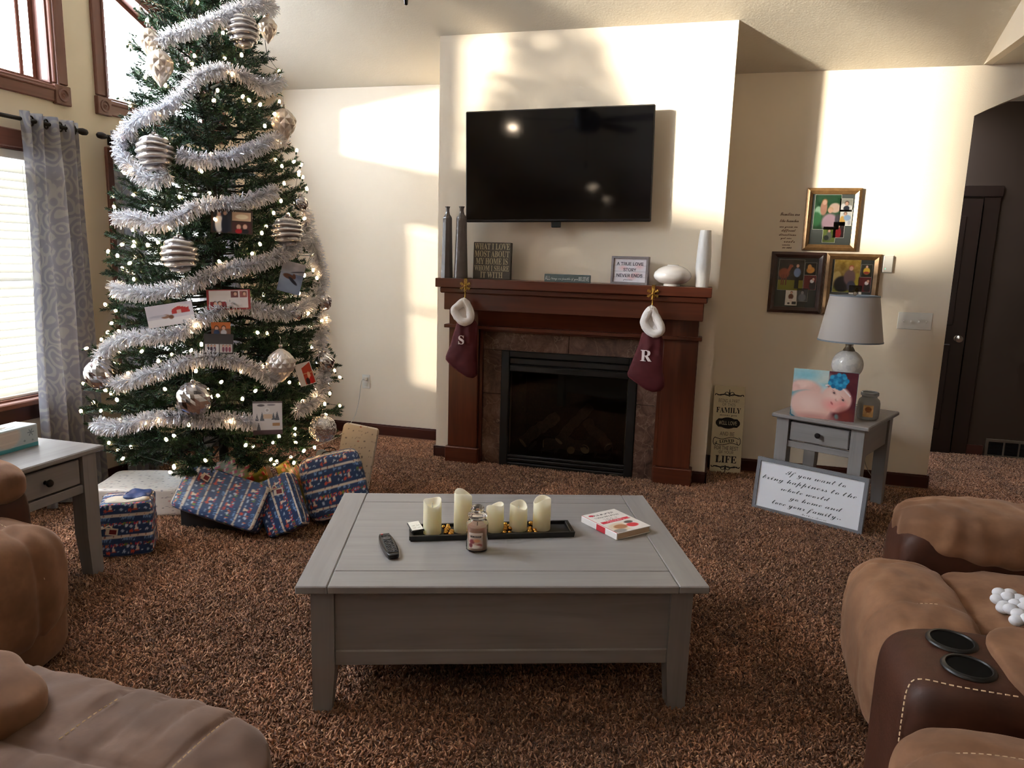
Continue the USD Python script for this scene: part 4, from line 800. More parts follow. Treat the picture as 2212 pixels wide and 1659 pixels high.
def p_snow(c, w, h):
    c.rect(0, 0, w, h, (222, 216, 214)); c.rect(0, 0, w, h * .14, (92, 74, 78)); c.rect(0, h * .94, w, h, (120, 110, 112))
    for x, y, s in ((.02, .085, 1), (.045, .088, 1.3), (.1, .09, 1.1), (.118, .092, 1.3), (.028, .04, 1.1)): c.poly([(x - .009 * s, y - .014 * s), (x + .009 * s, y - .014 * s), (x, y + .022 * s)], (104, 106, 112))
    c.rect(.05, .083, .095, .105, (214, 186, 160)); c.ell(.07, .125, .012, .012, (240, 238, 238)); c.ell(.07, .125, .007, .007, (190, 180, 180)); c.rect(.095, .045, .13, .06, (180, 140, 100)); c.ell(.04, .15, .018, .006, (110, 104, 108)); c.ell(.09, .152, .02, .005, (150, 144, 148))
card('white snowy village card low on the right of the tree', 'greeting card', (-2.125, 3.15, .641), .143, .171, 0, p_snow, edge=(150, 140, 140))
# ---------------------------------------------------------------- coffee table and what stands on it
ct = thing('coffee_table', 'large grey painted coffee table in the middle of the carpet', 'coffee table', (-.693, 2.485, 0), rz=math.radians(18.6))
CW, CD, CZ = .655, .452, .46
def plank(parent, name, lo, hi, m): return part(parent, name, bx(lo, hi, .0035), m)
plank(ct, 'breadboard_end', (-CW, -CD, CZ - .026), (-CW + .098, CD, CZ), GREY_Y); plank(ct, 'breadboard_end', (CW - .098, -CD, CZ - .026), (CW, CD, CZ), GREY_Y)
plank(ct, 'front_board', (-CW + .099, -CD, CZ - .026), (CW - .099, -CD + .115, CZ), GREY_X); plank(ct, 'rear_board', (-CW + .099, CD - .115, CZ - .026), (CW - .099, CD, CZ), GREY_X)
plank(ct, 'centre_board', (-CW + .099, -CD + .116, CZ - .026), (CW - .099, CD - .116, CZ), GREY_X)
for sx in (-1, 1):
    for sy in (-1, 1):
        x, y = sx * (CW - .075), sy * (CD - .075); a = .036; q_ = .012
        i0 = (x - a if sx < 0 else x - a + q_, y - a if sy < 0 else y - a + q_); i1 = (x + a if sx > 0 else x + a - q_, y + a if sy > 0 else y + a - q_)
        leg = hull([(px, py, 0) for px in (i0[0], i1[0]) for py in (i0[1], i1[1])] + [(px, py, z) for px in (x - a, x + a) for py in (y - a, y + a) for z in (.16, CZ - .026)])
        part(ct, 'leg', leg, GREY_Z, False)
for sy in (-1, 1):
    y = sy * (CD - .062)
    part(ct, 'apron', bx((-CW + .11, y - .010, .215), (CW - .11, y + .010, CZ - .026), .002), GREY_X); part(ct, 'lower_rail', bx((-CW + .11, y - .016, .165), (CW - .11, y + .016, .217), .004), GREY_X)
for sx in (-1, 1):
    x = sx * (CW - .062); part(ct, 'end_apron', bx((x - .012, -CD + .11, .165), (x + .012, CD - .11, CZ - .026), .002), GREY_Y)
part(ct, 'storage_floor', bx((-CW + .07, -CD + .07, .17), (CW - .07, CD - .07, .182), 0), GREY_X)

tr = thing('candle_tray', 'long black wooden tray holding the ivory candles', 'tray', (-.722, 2.472, CZ), rz=math.radians(23.4))
part(tr, 'base', bx((-.292, -.056, 0), (.292, .056, .008), .002), BLACKM)
for y in (-.0585, .0585): part(tr, 'long_rim', hull([(-.302 + abs(z - .02) * 0, y - .004 - .0 * z, 0), (.302, y - .004, 0), (-.302, y + .004, 0), (.302, y + .004, 0), (-.306, y - .005, .02), (.306, y - .005, .02), (-.306, y + .005, .02), (.306, y + .005, .02)]), BLACK, False)
for x in (-.299, .299): part(tr, 'end_rim', bx((x - .008, -.054, 0), (x + .008, .054, .02), .002), BLACK)
WAX = usdkit.material(stage, LK + 'ivory_wax', {'p': ('principled_bsdf', {'base_color': S(236, 224, 188), 'roughness': .5, 'subsurface_weight': .35, 'subsurface_scale': .02, 'subsurface_radius': (1., .7, .4)})}, [], surface='p.BSDF')
tdir = np.array([math.cos(math.radians(23.4)), math.sin(math.radians(23.4))]); tnor = np.array([-tdir[1], tdir[0]]); t0 = np.array([-.722, 2.472])
def candle(u, v_, h, r, ph, label):
    p = t0 + tdir * u + tnor * v_; t = thing('pillar_candle', label, 'candle', (p[0], p[1], CZ + .008), rz=ph)
    n = 48; a = np.arange(n) * 2 * PI / n; top = h + .008 * np.sin(a) + .006 * np.sin(2 * a + 1); inn = h - .012 + 0 * a
    rings = [(r * .2, np.zeros(n)), (r, np.zeros(n)), (r * 1.01, np.full(n, h * .3)), (r, np.full(n, h * .7)), (r * .99, top - .004), (r * .95, top), (r * .84, top - .002), (r * .78, inn - .006), (r * .3, inn - .012)]
    v = np.concatenate([np.stack([rr * np.cos(a), rr * np.sin(a), z], 1) for rr, z in rings]); f = []
    for i in range(len(rings) - 1):
        j = np.arange(n); f.append(np.stack([i * n + j, i * n + (j + 1) % n, (i + 1) * n + (j + 1) % n, (i + 1) * n + j], 1))
    v = np.vstack([v, [0, 0, h - .024], [0, 0, 0]]); k = len(rings) - 1; j = np.arange(n); tri = np.stack([k * n + j, k * n + (j + 1) % n, np.full(n, len(v) - 2)], 1); bt = np.stack([(j + 1) % n, j, np.full(n, len(v) - 1)], 1)
    q = np.vstack(f); part(t, 'wax', (v, np.vstack([q[:, [0, 1, 2]], q[:, [0, 2, 3]], tri, bt])), WAX, 50)
    part(t, 'led_wick', cyl((0, 0, h - .026), (0, 0, h - .006), .003, .0015, 8), WHITEP)
for u, v_, h, ph, l in [(-.222, .0, .122, .3, 'ivory pillar candle at the left end of the black tray'), (-.108, .012, .148, 2.0, 'tallest ivory pillar candle, second from the left on the tray'), (.012, .008, .100, 4.1, 'short ivory pillar candle right behind the glass jar candle'), (.102, .012, .098, 1.0, 'short ivory pillar candle, second from the right on the tray'), (.192, .012, .118, 5.0, 'ivory pillar candle at the right of the tray')]:
    candle(u, v_, h, .0335, ph, l)
BEAD = mat('gold_bead', S(196, 146, 70), .18, 1.)
rg = np.random.default_rng(21); k = 0; bead = trimesh.creation.icosphere(2, 1.)
pts = []; BLAB = {-.165: 'shiny gold bead between the leftmost and the tallest candle on the tray', -.05: 'shiny gold bead behind the glass jar candle on the tray', .057: 'shiny gold bead between the two short candles on the tray', .147: 'shiny gold bead beside the rightmost candle on the tray'}
for u0, n in ((-.165, 10), (-.05, 6), (.057, 8), (.147, 5)):
    for i in range(n):
        for _ in range(60):
            r = rg.uniform(.0075, .0105); q = np.array([u0 + rg.uniform(-.014, .014), rg.uniform(-.046, .046)])
            if all(math.hypot(*(q - o[:2])) > r + o[2] for o in pts): pts.append((*q, r, u0)); break
for q in pts:
    p = t0 + tdir * q[0] + tnor * q[1]; o = single('gold_bead', ap(bead, np.diag([q[2], q[2], q[2], 1.]) + T((p[0], p[1], CZ + .008 + q[2])) - np.eye(4)), BEAD, BLAB[q[3]], 'bead', True, group='gold beads, ' + BLAB[q[3]][16:])
p = t0 + tdir * -.283 + tnor * .014
t = thing('candle_remote', 'small white remote leaning on the left rim of the tray', 'remote control', (p[0], p[1], CZ + .0235), rz=math.radians(35), ry=-.06)
part(t, 'case', bx((-.024, -.045, 0), (.024, .045, .007), .003), BLACK); part(t, 'keypad', bx((-.021, -.042, .0065), (.021, .042, .0085), .001), WHITEP, label='white keypad')
for i in range(4): part(t, 'button', ap(lathe([(0, 0), (.006, 0), (.005, .002), (0, .0022)], 14), T((-.009 + .018 * (i % 2), -.02 + .022 * (i // 2), .0085))), WHITEP)

GLASS = mat('clear_glass', (1, 1, 1), .0, transmission_weight=1., ior=1.45); TANWAX = mat_noise('tan_wax', [(0, S(170, 136, 114)), (1, S(184, 150, 126))], (8, 8, 8), .6, subsurface_weight=.2, subsurface_scale=.01)
t = thing('jar_candle', 'glass jar candle with tan wax and label in front of the tray', 'candle', (-.726, 2.305, CZ), rz=math.radians(10))
R_ = .0385
part(t, 'jar', lathe([(0, .0), (R_ - .006, 0), (R_, .006), (R_, .098), (R_ - .003, .108), (R_ - .010, .116), (R_ - .010, .124), (R_ - .0135, .124), (R_ - .0135, .115), (R_ - .006, .106), (R_ - .0035, .097), (R_ - .0035, .008), (R_ - .008, .006), (0, .006)], 48), GLASS, 40)
part(t, 'wax', lathe([(0, .0065), (R_ - .0085, .0065), (R_ - .0042, .009), (R_ - .0042, .089), (R_ - .006, .091), (.004, .09), (0, .09)], 40), TANWAX, 40)
part(t, 'wick', tube([(0, 0, .088), (.0005, 0, .10), (.002, 0, .106)], .0012, 6), BLACKM)
lid = part(t, 'lid', lathe([(0, .1245), (R_ - .006, .1245), (R_ - .004, .128), (R_ - .005, .134), (R_ - .014, .137), (R_ - .020, .139), (R_ - .019, .144), (R_ - .014, .15), (R_ - .016, .158), (R_ - .024, .164), (0, .166)], 40), GLASS, 40)
part(lid, 'gasket', lathe([(R_ - .015, .119), (R_ - .0132, .119), (R_ - .0132, .123), (R_ - .015, .123)], 36), mat('clear_gasket', S(206, 206, 200), .5))
cv = Cv(.052, .058, 70, 78, (198, 178, 164)); cv.rect(0, .05, .052, .058, (214, 200, 190)); cv.rect(.006, .041, .046, .047, (64, 58, 60)); cv.poly(affinity.translate(text_poly('HOME INSPIRATION', .0032, 'sans', 0, .034), .009, .0425), (224, 216, 208))
for x, y, rx, ry, c_ in ((.02, .016, .016, .010, (224, 206, 186)), (.035, .022, .014, .010, (206, 170, 150)), (.013, .026, .010, .008, (140, 60, 66)), (.03, .030, .012, .006, (214, 150, 110)), (.04, .012, .010, .007, (160, 88, 84)), (.025, .008, .02, .006, (236, 226, 214)), (.008, .012, .007, .008, (120, 50, 56))): cv.ell(x, y, rx, ry, c_, soft=.3)
(v, f), c = cv.mesh(); an = (v[:, 0] - .026) / (R_ + .0006); v2 = np.stack([(R_ + .0006) * np.sin(an), -(R_ + .0006) * np.cos(an), v[:, 2] + .018], 1); part(t, 'label', (v2, f), PRINT, True, label='cream paper label with spice picture', col=c)

RUB = mat('black_rubber', S(24, 24, 26), .6); RKEY = mat('grey_key', S(58, 58, 62), .5)
t = thing('tv_remote', 'black television remote lying on the left of the coffee table', 'remote control', (-1.022, 2.212, CZ), rz=math.radians(35))
v, f = pillow((-.0245, -.1, 0), (.0245, .1, .022), 5, 16); v[:, 0] *= 1 + .10 * np.cos((v[:, 1]) * 26); part(t, 'case', (v, f), mat('black_gloss_case', S(16, 16, 18), .22), True)
part(t, 'keypad', bx((-.018, -.085, .0205), (.018, .088, .0226), .001), RUB)
pad_ = part(t, 'navigation_ring', ap(lathe([(.006, .0), (.013, .0), (.014, .002), (.010, .003), (.006, .002)], 24), T((0, .038, .0222))), RKEY)
part(t, 'select_button', ap(lathe([(0, 0), (.005, 0), (.004, .002), (0, .0024)], 16), T((0, .038, .0222))), RKEY)
for iy, y in enumerate(np.linspace(-.072, .012, 7)):
    for x in (-.011, 0, .011): part(t, 'button', pillow((x - .004, y - .0035, .0218), (x + .004, y + .0035, .0248), 4, 4), RKEY, True)
for x in (-.012, 0, .012): part(t, 'button', pillow((x - .004, .062, .0218), (x + .004, .068, .0248), 4, 4), RKEY, True)
part(t, 'power_button', pillow((-.014, .076, .0218), (-.006, .083, .0248), 4, 4), mat('red_key', S(170, 40, 40), .5), True)

PAGE = mat_noise('book_pages', [(0, S(180, 150, 124)), (1, S(214, 188, 160))], (4, 4, 900), .8); COVR = mat('white_book_cover', S(228, 222, 218), .35)
t = thing('book', 'thick white hardcover cookbook with a red banner on the coffee table', 'book', (-.285, 2.69, CZ), rz=math.radians(-42))
bw, bd, bh = .107, .084, .026
part(t, 'back_board', bx((-bw, -bd, 0), (bw, bd, .0025), .001), COVR); part(t, 'front_board', bx((-bw, -bd, bh - .0025), (bw, bd, bh), .001), COVR)
part(t, 'pages', bx((-bw + .004, -bd + .006, .0025), (bw - .003, bd - .004, bh - .0025), .001), PAGE, False)
part(t, 'spine', bx((-bw, -bd - .0015, .0), (bw, -bd + .003, bh), .002), COVR); part(t, 'spine_band', bx((-.012, -bd - .0021, .0008), (.040, -bd - .001, bh - .0008), .0005), mat('red_band', S(196, 44, 58), .4), label='red band across the spine')
cv = Cv(bd * 2, bw * 2, 84, 106, (232, 226, 220)); cv.grain(8, 30, 3)
w_, h_ = bd * 2, bw * 2
for tx, y, hh, ww, kd in (('SIMPLE', .178, .018, .11, 'script'), ('COMFORT FOOD', .155, .013, .12, 'serif'), ('recipes for the', .138, .008, .07, 'script'), ('family table', .126, .009, .07, 'script')): cv.poly(center(text_poly(tx, hh, kd, width=ww), w_ / 2, y), (60, 52, 56))
cv.ell(.03, .19, .012, .008, (196, 40, 60)); cv.poly([(.014, .098), (w_ - .01, .102), (w_ - .018, .112), (w_ - .01, .122), (.014, .118)], (206, 46, 66)); cv.poly(center(text_poly('NEW FAVORITES', .007, 'sans', 0, .09), w_ / 2, .106), (240, 220, 220))
cv.ell(.06, .05, .05, .036, (226, 206, 180)); cv.ell(.115, .045, .042, .030, (236, 230, 226)); cv.ell(.115, .045, .026, .018, (206, 48, 58)); cv.ell(.06, .05, .03, .02, (170, 120, 84)); cv.ell(.12, .075, .02, .012, (96, 90, 84)); cv.ell(.03, .018, .03, .016, (150, 146, 140)); cv.put((cv.X < .004), (196, 44, 58))
(v, f), c = cv.mesh(); v = np.stack([v[:, 2] - bw, bd - v[:, 0], np.full(len(v), bh + .0004)], 1); v = v * [-1, -1, 1]; part(t, 'cover_print', (v, f), GLOSSP, False, col=c)

# ---------------------------------------------------------------- end tables
def end_table(name, label, loc, rz, w, d):
    """top w by d; the drawer faces local -y"""
    t = thing(name, label, 'end table', loc, rz=rz); H = .60; hw, hd = w / 2, d / 2
    part(t, 'top', bx((-hw, -hd, H - .024), (hw, hd, H), .005), GREY_X)
    for sx in (-1, 1):
        for sy in (-1, 1):
            x, y = sx * (hw - .062), sy * (hd - .062); a = .036; q = .012
            i0 = (x - a if sx < 0 else x - a + q, y - a if sy < 0 else y - a + q); i1 = (x + a if sx > 0 else x + a - q, y + a if sy > 0 else y + a - q)
            part(t, 'leg', hull([(px, py, 0) for px in (i0[0], i1[0]) for py in (i0[1], i1[1])] + [(px, py, z) for px in (x - a, x + a) for py in (y - a, y + a) for z in (.2, H - .024)]), GREY_Z, False)
    for sx in (-1, 1): part(t, 'side_apron', bx((sx * (hw - .05) - .011, -hd + .09, .40), (sx * (hw - .05) + .011, hd - .09, H - .024), .002), GREY_Y)
    part(t, 'rear_apron', bx((-hw + .09, hd - .061, .40), (hw - .09, hd - .039, H - .024), .002), GREY_X)
    part(t, 'lower_rail', bx((-hw + .096, -hd + .036, .40), (hw - .096, -hd + .06, .438), .002), GREY_X); part(t, 'upper_rail', bx((-hw + .096, -hd + .044, H - .036), (hw - .096, -hd + .06, H - .023), .001), GREY_X)
    part(t, 'drawer_well', bx((-hw + .097, -hd + .06, .44), (hw - .097, -hd + .066, H - .03), 0), BLACKM)
    dr = part(t, 'drawer', bx((-hw + .108, -hd + .034, .446), (hw - .108, -hd + .058, H - .042), .004), GREY_X)
    part(dr, 'knob', ap(lathe([(0, 0), (.009, 0), (.007, .008), (.0075, .012), (.014, .018), (.0165, .025), (.013, .032), (0, .035)], 22), T((0, -hd + .034, .503), rx=PI / 2)), IRON, label='dark metal round knob')
    return t
end_table('end_table', 'grey painted end table with one drawer by the right wall', (.815, 4.735, 0), math.radians(-26), .552, .66)
end_table('end_table', 'grey painted end table under the tissue box by the windows', (-2.895, 2.285, 0), math.radians(90), .565, .64)

# table lamps
SHADE = usdkit.material(stage, LK + 'grey_linen_shade', {'p': ('principled_bsdf', {'base_color': S(196, 190, 186), 'roughness': .7, 'sheen_weight': .3}), 't': ('translucent_bsdf', {'color': S(206, 198, 190)}), 'm': ('mix_closure', {'fac': .18})}, [('p.BSDF', 'm.closure1'), ('t.BSDF', 'm.closure2')], surface='m.closure')
CRACK = usdkit.material(stage, LK + 'white_shell_mosaic', {'t': ('texture_coordinate', {}), 'v': ('voronoi_texture', {'scale': 46., 'feature': 'f1'}), 'r': ('rgb_ramp', {'ramp': [(0, S(206, 206, 206)), (1, S(238, 236, 232))]}), 'b': ('bump', {'strength': .25, 'distance': .003}), 'p': ('principled_bsdf', {'roughness': .16, 'coat_weight': .5})},
    [('t.object', 'v.vector'), ('v.color', 'r.fac'), ('r.color', 'p.base_color'), ('v.distance', 'b.height'), ('b.normal', 'p.normal')], surface='p.BSDF')
TRIMB = mat('blue_grey_trim', S(120, 128, 136), .6)
def table_lamp(label, loc):
    t = thing('table_lamp', label, 'table lamp', loc)
    part(t, 'foot', lathe([(0, 0), (.07, 0), (.072, .008), (.064, .018), (.034, .03), (.024, .06), (.026, .11), (.034, .15), (.046, .175), (.04, .19), (0, .19)], 40), NICKEL, 40)
    part(t, 'globe', lathe([(.03, .186)] + [(.092 * math.sin(a), .282 - .095 * math.cos(a)) for a in np.linspace(.34, PI - .34, 26)] + [(.028, .374)], 48), CRACK, 60)
    n = 48; v, f = lathe([(0, .368), (.036, .368), (.034, .376), (.022, .396), (.024, .414), (.048, .436), (.042, .438), (.018, .428), (.012, .44), (0, .44)], n)
    an = np.arctan2(v[:, 1], v[:, 0]); k = np.clip((v[:, 2] - .414) / .02, 0, 1) * (np.hypot(v[:, 0], v[:, 1]) > .03); s = 1 + .18 * k * np.cos(6 * an); v[:, 0] *= s; v[:, 1] *= s
    part(t, 'crown', (v, f), NICKEL, 40)
    part(t, 'stem', cyl((0, 0, .43), (0, 0, .50), .006), NICKEL); part(t, 'socket', lathe([(0, .438), (.016, .438), (.018, .45), (.016, .47), (0, .47)], 20), NICKEL)
    part(t, 'light_bulb', lathe([(0, .52)] + [(.03 * math.sin(q), .485 + .032 * math.cos(q)) for q in np.linspace(.2, 2.5, 12)] + [(.013, .44), (.013, .43), (0, .43)], 24), mat_bulb, 50)
    r0, r1, z0, z1 = .188, .141, .432, .712; prof = [(r0, z0), (r1, z1), (r1 - .003, z1), (r0 - .003, z0), (r0, z0)]
    sh = part(t, 'shade', lathe(prof, 64), SHADE, 40)
    part(sh, 'top_trim', lathe([(r1 - .004, z1 - .006), (r1 + .003, z1 - .006), (r1 + .002, z1 + .003), (r1 - .004, z1 + .003), (r1 - .004, z1 - .006)], 64), TRIMB, 40); part(sh, 'bottom_trim', lathe([(r0 - .004, z0 - .003), (r0 + .002, z0 - .003), (r0 + .001, z0 + .006), (r0 - .004, z0 + .006), (r0 - .004, z0 - .003)], 64), TRIMB, 40)
    part(t, 'harp', join(*[tube(smoothpath([(s * .012, 0, .43), (s * .06, 0, .50), (s * .06, 0, .62), (s * .02, 0, z1 - .012), (0, 0, z1 - .008)], 6), .002, 6) for s in (-1, 1)], *[cyl((0, 0, z1 - .012), ((r1 - .003) * math.cos(q), (r1 - .003) * math.sin(q), z1 - .004), .0018, n=6) for q in (.4, 2.5, 4.6)]), NICKEL)
    part(t, 'finial', lathe([(0, z1 - .01), (.005, z1 - .008), (.005, z1), (.011, z1 + .008), (.011, z1 + .014), (.006, z1 + .021), (0, z1 + .022)], 18), NICKEL)
mat_bulb = mat('frosted_bulb', S(238, 236, 230), .4)
table_lamp('white globe table lamp with grey shade under the framed pictures', (.868, 4.86, .60))
table_lamp('grey shaded table lamp on the end table by the windows, cut by the frame', (-2.99, 2.21, .60))

# tissue box
t = thing('tissue_box', 'teal and grey tissue box with snowflakes on the left end table', 'tissue box', (-2.885, 2.345, .60), rz=math.radians(92))
bw, bd, bh = .118, .058, .098
TB = mat('tissue_box_card', S(190, 200, 204), .5)
part(t, 'box', bx((-bw, -bd, 0), (bw, bd, bh), .0015), TB)
def p_tis(c, w, h):
    c.rect(0, 0, w, h, (176, 190, 196)); c.rect(0, 0, w, .016, (70, 150, 160)); c.ell(.085, h * .72, .062, .05, (212, 198, 188)); c.put((np.abs((c.Y * 160) % 1 - .5) < .12) * (((c.X - .085) / .06) ** 2 + ((c.Y - h * .72) / .048) ** 2 < 1), (190, 176, 168)); c.rect(0, h - .004, w, h, (206, 220, 226))
    for x, y, r in ((.198, .066, .015), (.165, .034, .006), (.205, .03, .005), (.018, .03, .006)):
        for k in range(6):
            a = k * PI / 3; c.poly(LineString([(x, y), (x + r * math.cos(a), y + r * math.sin(a))]).buffer(r * .13), (108, 124, 136))
        c.ell(x, y, r * .35, r * .35, (120, 136, 146))
cv = Cv(2 * bw - .004, bh - .003, 118, 48, (176, 190, 196)); p_tis(cv, 2 * bw - .004, bh - .003); print_on(t, 'front_print', cv, PRINT, T((-bw + .002, -bd - .0006, .0015)))
part(t, 'opening', ext(affinity.scale(Point(0, 0).buffer(1, 24), .078, .03), .0008) if False else ap(ext(affinity.scale(Point(0, 0).buffer(1, 24), .078, .03), .0008), T((-.02, 0, bh))), mat('opening_film', S(224, 226, 226), .2)); part(t, 'tissue', pillow((-.075, -.016, bh - .012), (.03, .016, bh + .004), 2.5, 10, bump=.004, seed=3), mat('tissue_paper', S(240, 236, 232), .9), True)
# ---------------------------------------------------------------- gifts under the tree
def wrap_cell():
    """the repeat of the blue paper, .105 by .17: words, snowflakes and small dots between white bands"""
    P = []
    P.append((affinity.translate(text_poly('Merry', .017, 'sans', 1), .012, .098), (120, 160, 214)))
    x = .006
    for ch, c in zip('CHRISTMAS', ((206, 60, 60), (226, 120, 50), (120, 150, 60), (206, 60, 60), (226, 120, 50), (120, 160, 70), (196, 50, 90), (226, 120, 50), (206, 60, 60))):
        g = text_poly(ch, .015, 'sans', 1); P.append((affinity.translate(g, x, .068), c)); x += .0112
    return P
WC = wrap_cell()
def blue_wrap(a, b, seed=0, swap=False):
    """colour of the blue paper at coordinates a (along the bands) and b (across them), in metres"""
    a, b = np.asarray(a) + seed * .037, np.asarray(b) + seed * .021
    A, B = np.mod(a, .104), np.mod(b, .105); c = np.tile(np.array([34., 62., 108.]), (len(A), 1))
    def put(m, col): c[m] = col
    for g, col in WC: put(shapely.contains_xy(g, A, np.mod(b, .105) + .022), col)
    for x, y, r in ((.022, .022, .0085), (.060, .040, .007), (.098, .055, .006), (.012, .05, .005), (.042, .014, .004), (.100, .02, .0045)):
        d = np.hypot(A - x, B - y); th = np.arctan2(B - y, A - x); put((d < r) & (np.cos(6 * th) > .1), (176, 196, 224)); put(d < r * .4, (200, 214, 232))
    for x, y, col in ((.060, .018, (206, 78, 52)),):        # small stars
        d = np.hypot(A - x, B - y); th = np.arctan2(B - y, A - x); put(d < .0085 * (1 + .35 * np.cos(5 * th)), col)
    m = (np.abs(A - .082) < .0095 - (B - .018) * .25) & (B > .016) & (B < .050); put(m, (232, 214, 198)); put(m & (B < .022), (200, 84, 56)); put(m & (B > .045), (240, 234, 226)); m = (np.hypot((A - .04) / .0065, (B - .046) / .0085) < 1); put(m, (206, 218, 234)); put(m & (B > .050), (196, 66, 58))   # small bells
    band = (B > .092) & (B < .105); put(band, (222, 212, 200)); put(band & (np.abs(np.mod(a, .035) - .017) < .0022) & (np.abs(B - .0985) < .0042), (150, 84, 70))
    return c
def white_wrap(a, b, seed=0):
    a, b = np.asarray(a), np.asarray(b); c = np.tile(np.array([222., 214., 204.]), (len(a), 1)); A, B = np.mod(a + seed * .03, .12), np.mod(b, .10)
    g1 = affinity.rotate(affinity.translate(text_poly('Merry Christmas', .010, 'script', 0, .075), .015, .03), 12); g2 = affinity.rotate(affinity.translate(text_poly('Merry Christmas', .008, 'script', 0, .06), .04, .075), -8)
    for g in (g1, g2): c[shapely.contains_xy(g, A, B)] = (150, 140, 140)
    for x, y, r, col in ((.1, .02, .006, (110, 104, 106)), (.02, .07, .004, (126, 118, 118)), (.075, .055, .003, (150, 140, 140)), (.108, .08, .005, (160, 150, 148)), (.06, .012, .004, (186, 120, 110))): c[np.hypot(A - x, B - y) < r] = col
    return c
def green_wrap(a, b, seed=0):
    a, b = np.asarray(a), np.asarray(b); c = np.tile(np.array([128., 122., 38.]), (len(a), 1)); row = np.floor(b / .06); A, B = np.mod(a + .04 * row, .08), np.mod(b, .06)
    c[(np.abs(A - .04) < .017) & (np.abs(B - .03) < .014)] = (186, 52, 46); c[(np.abs(A - .04) < .003) & (np.abs(B - .03) < .014)] = (222, 196, 150); c[np.hypot(A - .01, B - .012) < .011] = (222, 150, 110); c[np.hypot(A - .04, (B - .047) * 1.4) < .008] = (222, 196, 150)
    return c
def gift(label, loc, dims, rz, rx, ry, fn, seed=0, n=56, swap=False, soft=12., bump=.003, extra=None, name='wrapped_gift', axis=None):
    """a wrapped box centred on loc; the paper runs over each face in its own two directions"""
    t = thing(name, label, 'gift', loc, rz=math.radians(rz), rx=math.radians(rx), ry=math.radians(ry))
    q, f = cubegrid(n); h = np.array(dims) / 2; s = (np.abs(q) ** soft).sum(1, keepdims=True) ** (-1 / soft); v = q * s * h
    N2 = (n + 1) ** 2; col = np.zeros_like(v); k = 0
    for ax in range(3):
        for sg in (-1, 1):
            w = v[k * N2:(k + 1) * N2]
            a, b = {0: (w[:, 1] + h[0] + h[0], w[:, 2]), 1: (w[:, 0], w[:, 2]), 2: (w[:, 0], w[:, 1] + h[2] + h[1])}[ax]
            if swap: a, b = b, a
            col[k * N2:(k + 1) * N2] = fn(a, b, seed); k += 1
    nn = q / np.linalg.norm(q, axis=1, keepdims=True); v = v + nn * (bump * (meshkit.fbm(v * 16 + seed, 3, seed) - .5) * 2)[:, None]
    part(t, 'wrapping', (v, f), PAPER, False, col=lin(col)); return t, h
TAGC = mat('gift_tag_card', S(216, 204, 186), .6); TAGR = mat('gift_tag_red', S(120, 24, 32), .5); RIB = mat('cream_ribbon', S(222, 208, 188), .45)
def gift_tag(t, h, x, z, bow=True):
    y = -h[1] - .0035
    part(t, 'gift_tag', ap(bx((-.026, -.001, -.018), (.026, .001, .018), .0008), T((x, y, z), ry=.2)), TAGC); part(t, 'tag_picture', ap(bx((-.014, -.0018, -.012), (.016, -.0008, .01), .0004), T((x + .004, y, z), ry=.2)), TAGR)
    if bow:
        for s in (-1, 1): part(t, 'ribbon_loop', tube(smoothpath([(x - .03, y - .002, z + .022), (x - .03 + s * .022, y - .014, z + .036), (x - .03 + s * .03, y - .008, z + .02), (x - .03, y - .002, z + .022)], 6), .0035, 6), RIB)
t, h = gift('upright blue wrapped gift with torn top paper beside the left end table', (-2.665, 2.77, .145), (.235, .20, .27), 36, 0, 0, blue_wrap, 1, bump=.008); gift_tag(t, h, -.06, .0)
fl = [pillow((-.10, -.09, .118), (.10, .02, .146), 3, 10, bump=.010, seed=4), pillow((-.02, -.06, .125), (.11, .09, .155), 2.6, 10, bump=.012, seed=9)]
part(t, 'crumpled_paper_end', fl[0], TAGC, True); part(t, 'torn_paper', fl[1], mat('blue_paper', S(44, 66, 116), .45), True)
t, h = gift('wide blue wrapped gift tilted on a dark box, second from the left', (-2.40, 3.14, .185), (.50, .11, .25), 6, -32, 11, blue_wrap, 3, swap=True); gift_tag(t, h, -.11, .07, False)
t, h = gift('narrow blue wrapped gift leaning to the left in the middle of the row', (-2.09, 3.20, .165), (.215, .10, .30), 4, -20, -28, blue_wrap, 5, swap=True, soft=9.); gift_tag(t, h, .03, .06)
t, h = gift('big soft blue wrapped gift with three white bands behind the coffee table', (-1.945, 3.50, .20), (.34, .26, .36), 30, -18, -12, blue_wrap, 0, soft=6., bump=.006)
gift('flat white wrapped gift standing behind the big blue one on the right', (-2.06, 3.98, .215), (.22, .05, .42), 12, -6, 9, white_wrap, 2, soft=14.)
gift('low white wrapped gift glowing in the tree light at the far left', (-3.04, 3.33, .085), (.50, .38, .16), 20, 0, 0, white_wrap, 4, soft=14.)
gift('yellow green wrapped gift with red presents pattern under the lowest branches', (-2.50, 3.42, .17), (.34, .30, .22), 40, 14, -20, green_wrap, 1, n=40)
gift('slim yellow green wrapped gift leaning between two blue gifts', (-2.17, 3.50, .16), (.06, .24, .34), 20, -8, -32, green_wrap, 2, n=40)
DKB = mat('dark_cardboard', S(34, 30, 30), .7)
single('dark_box', ap(bx((-.22, -.10, 0), (.22, .10, .10), .004), T((-2.45, 3.24, 0), rz=.1)), DKB, 'dark box lying underneath the tilted blue gift', 'box')
t = thing('gift_bag', 'grey blue gift bag with tissue standing under the tree on the right', 'gift bag', (-2.09, 3.70, 0), rz=.4)
part(t, 'bag', ap(frustum((-.09, -.05), (.09, .05), (-.095, -.05), (.095, .05), 0, .27), T()), mat('grey_blue_paper', S(84, 98, 112), .5), False)
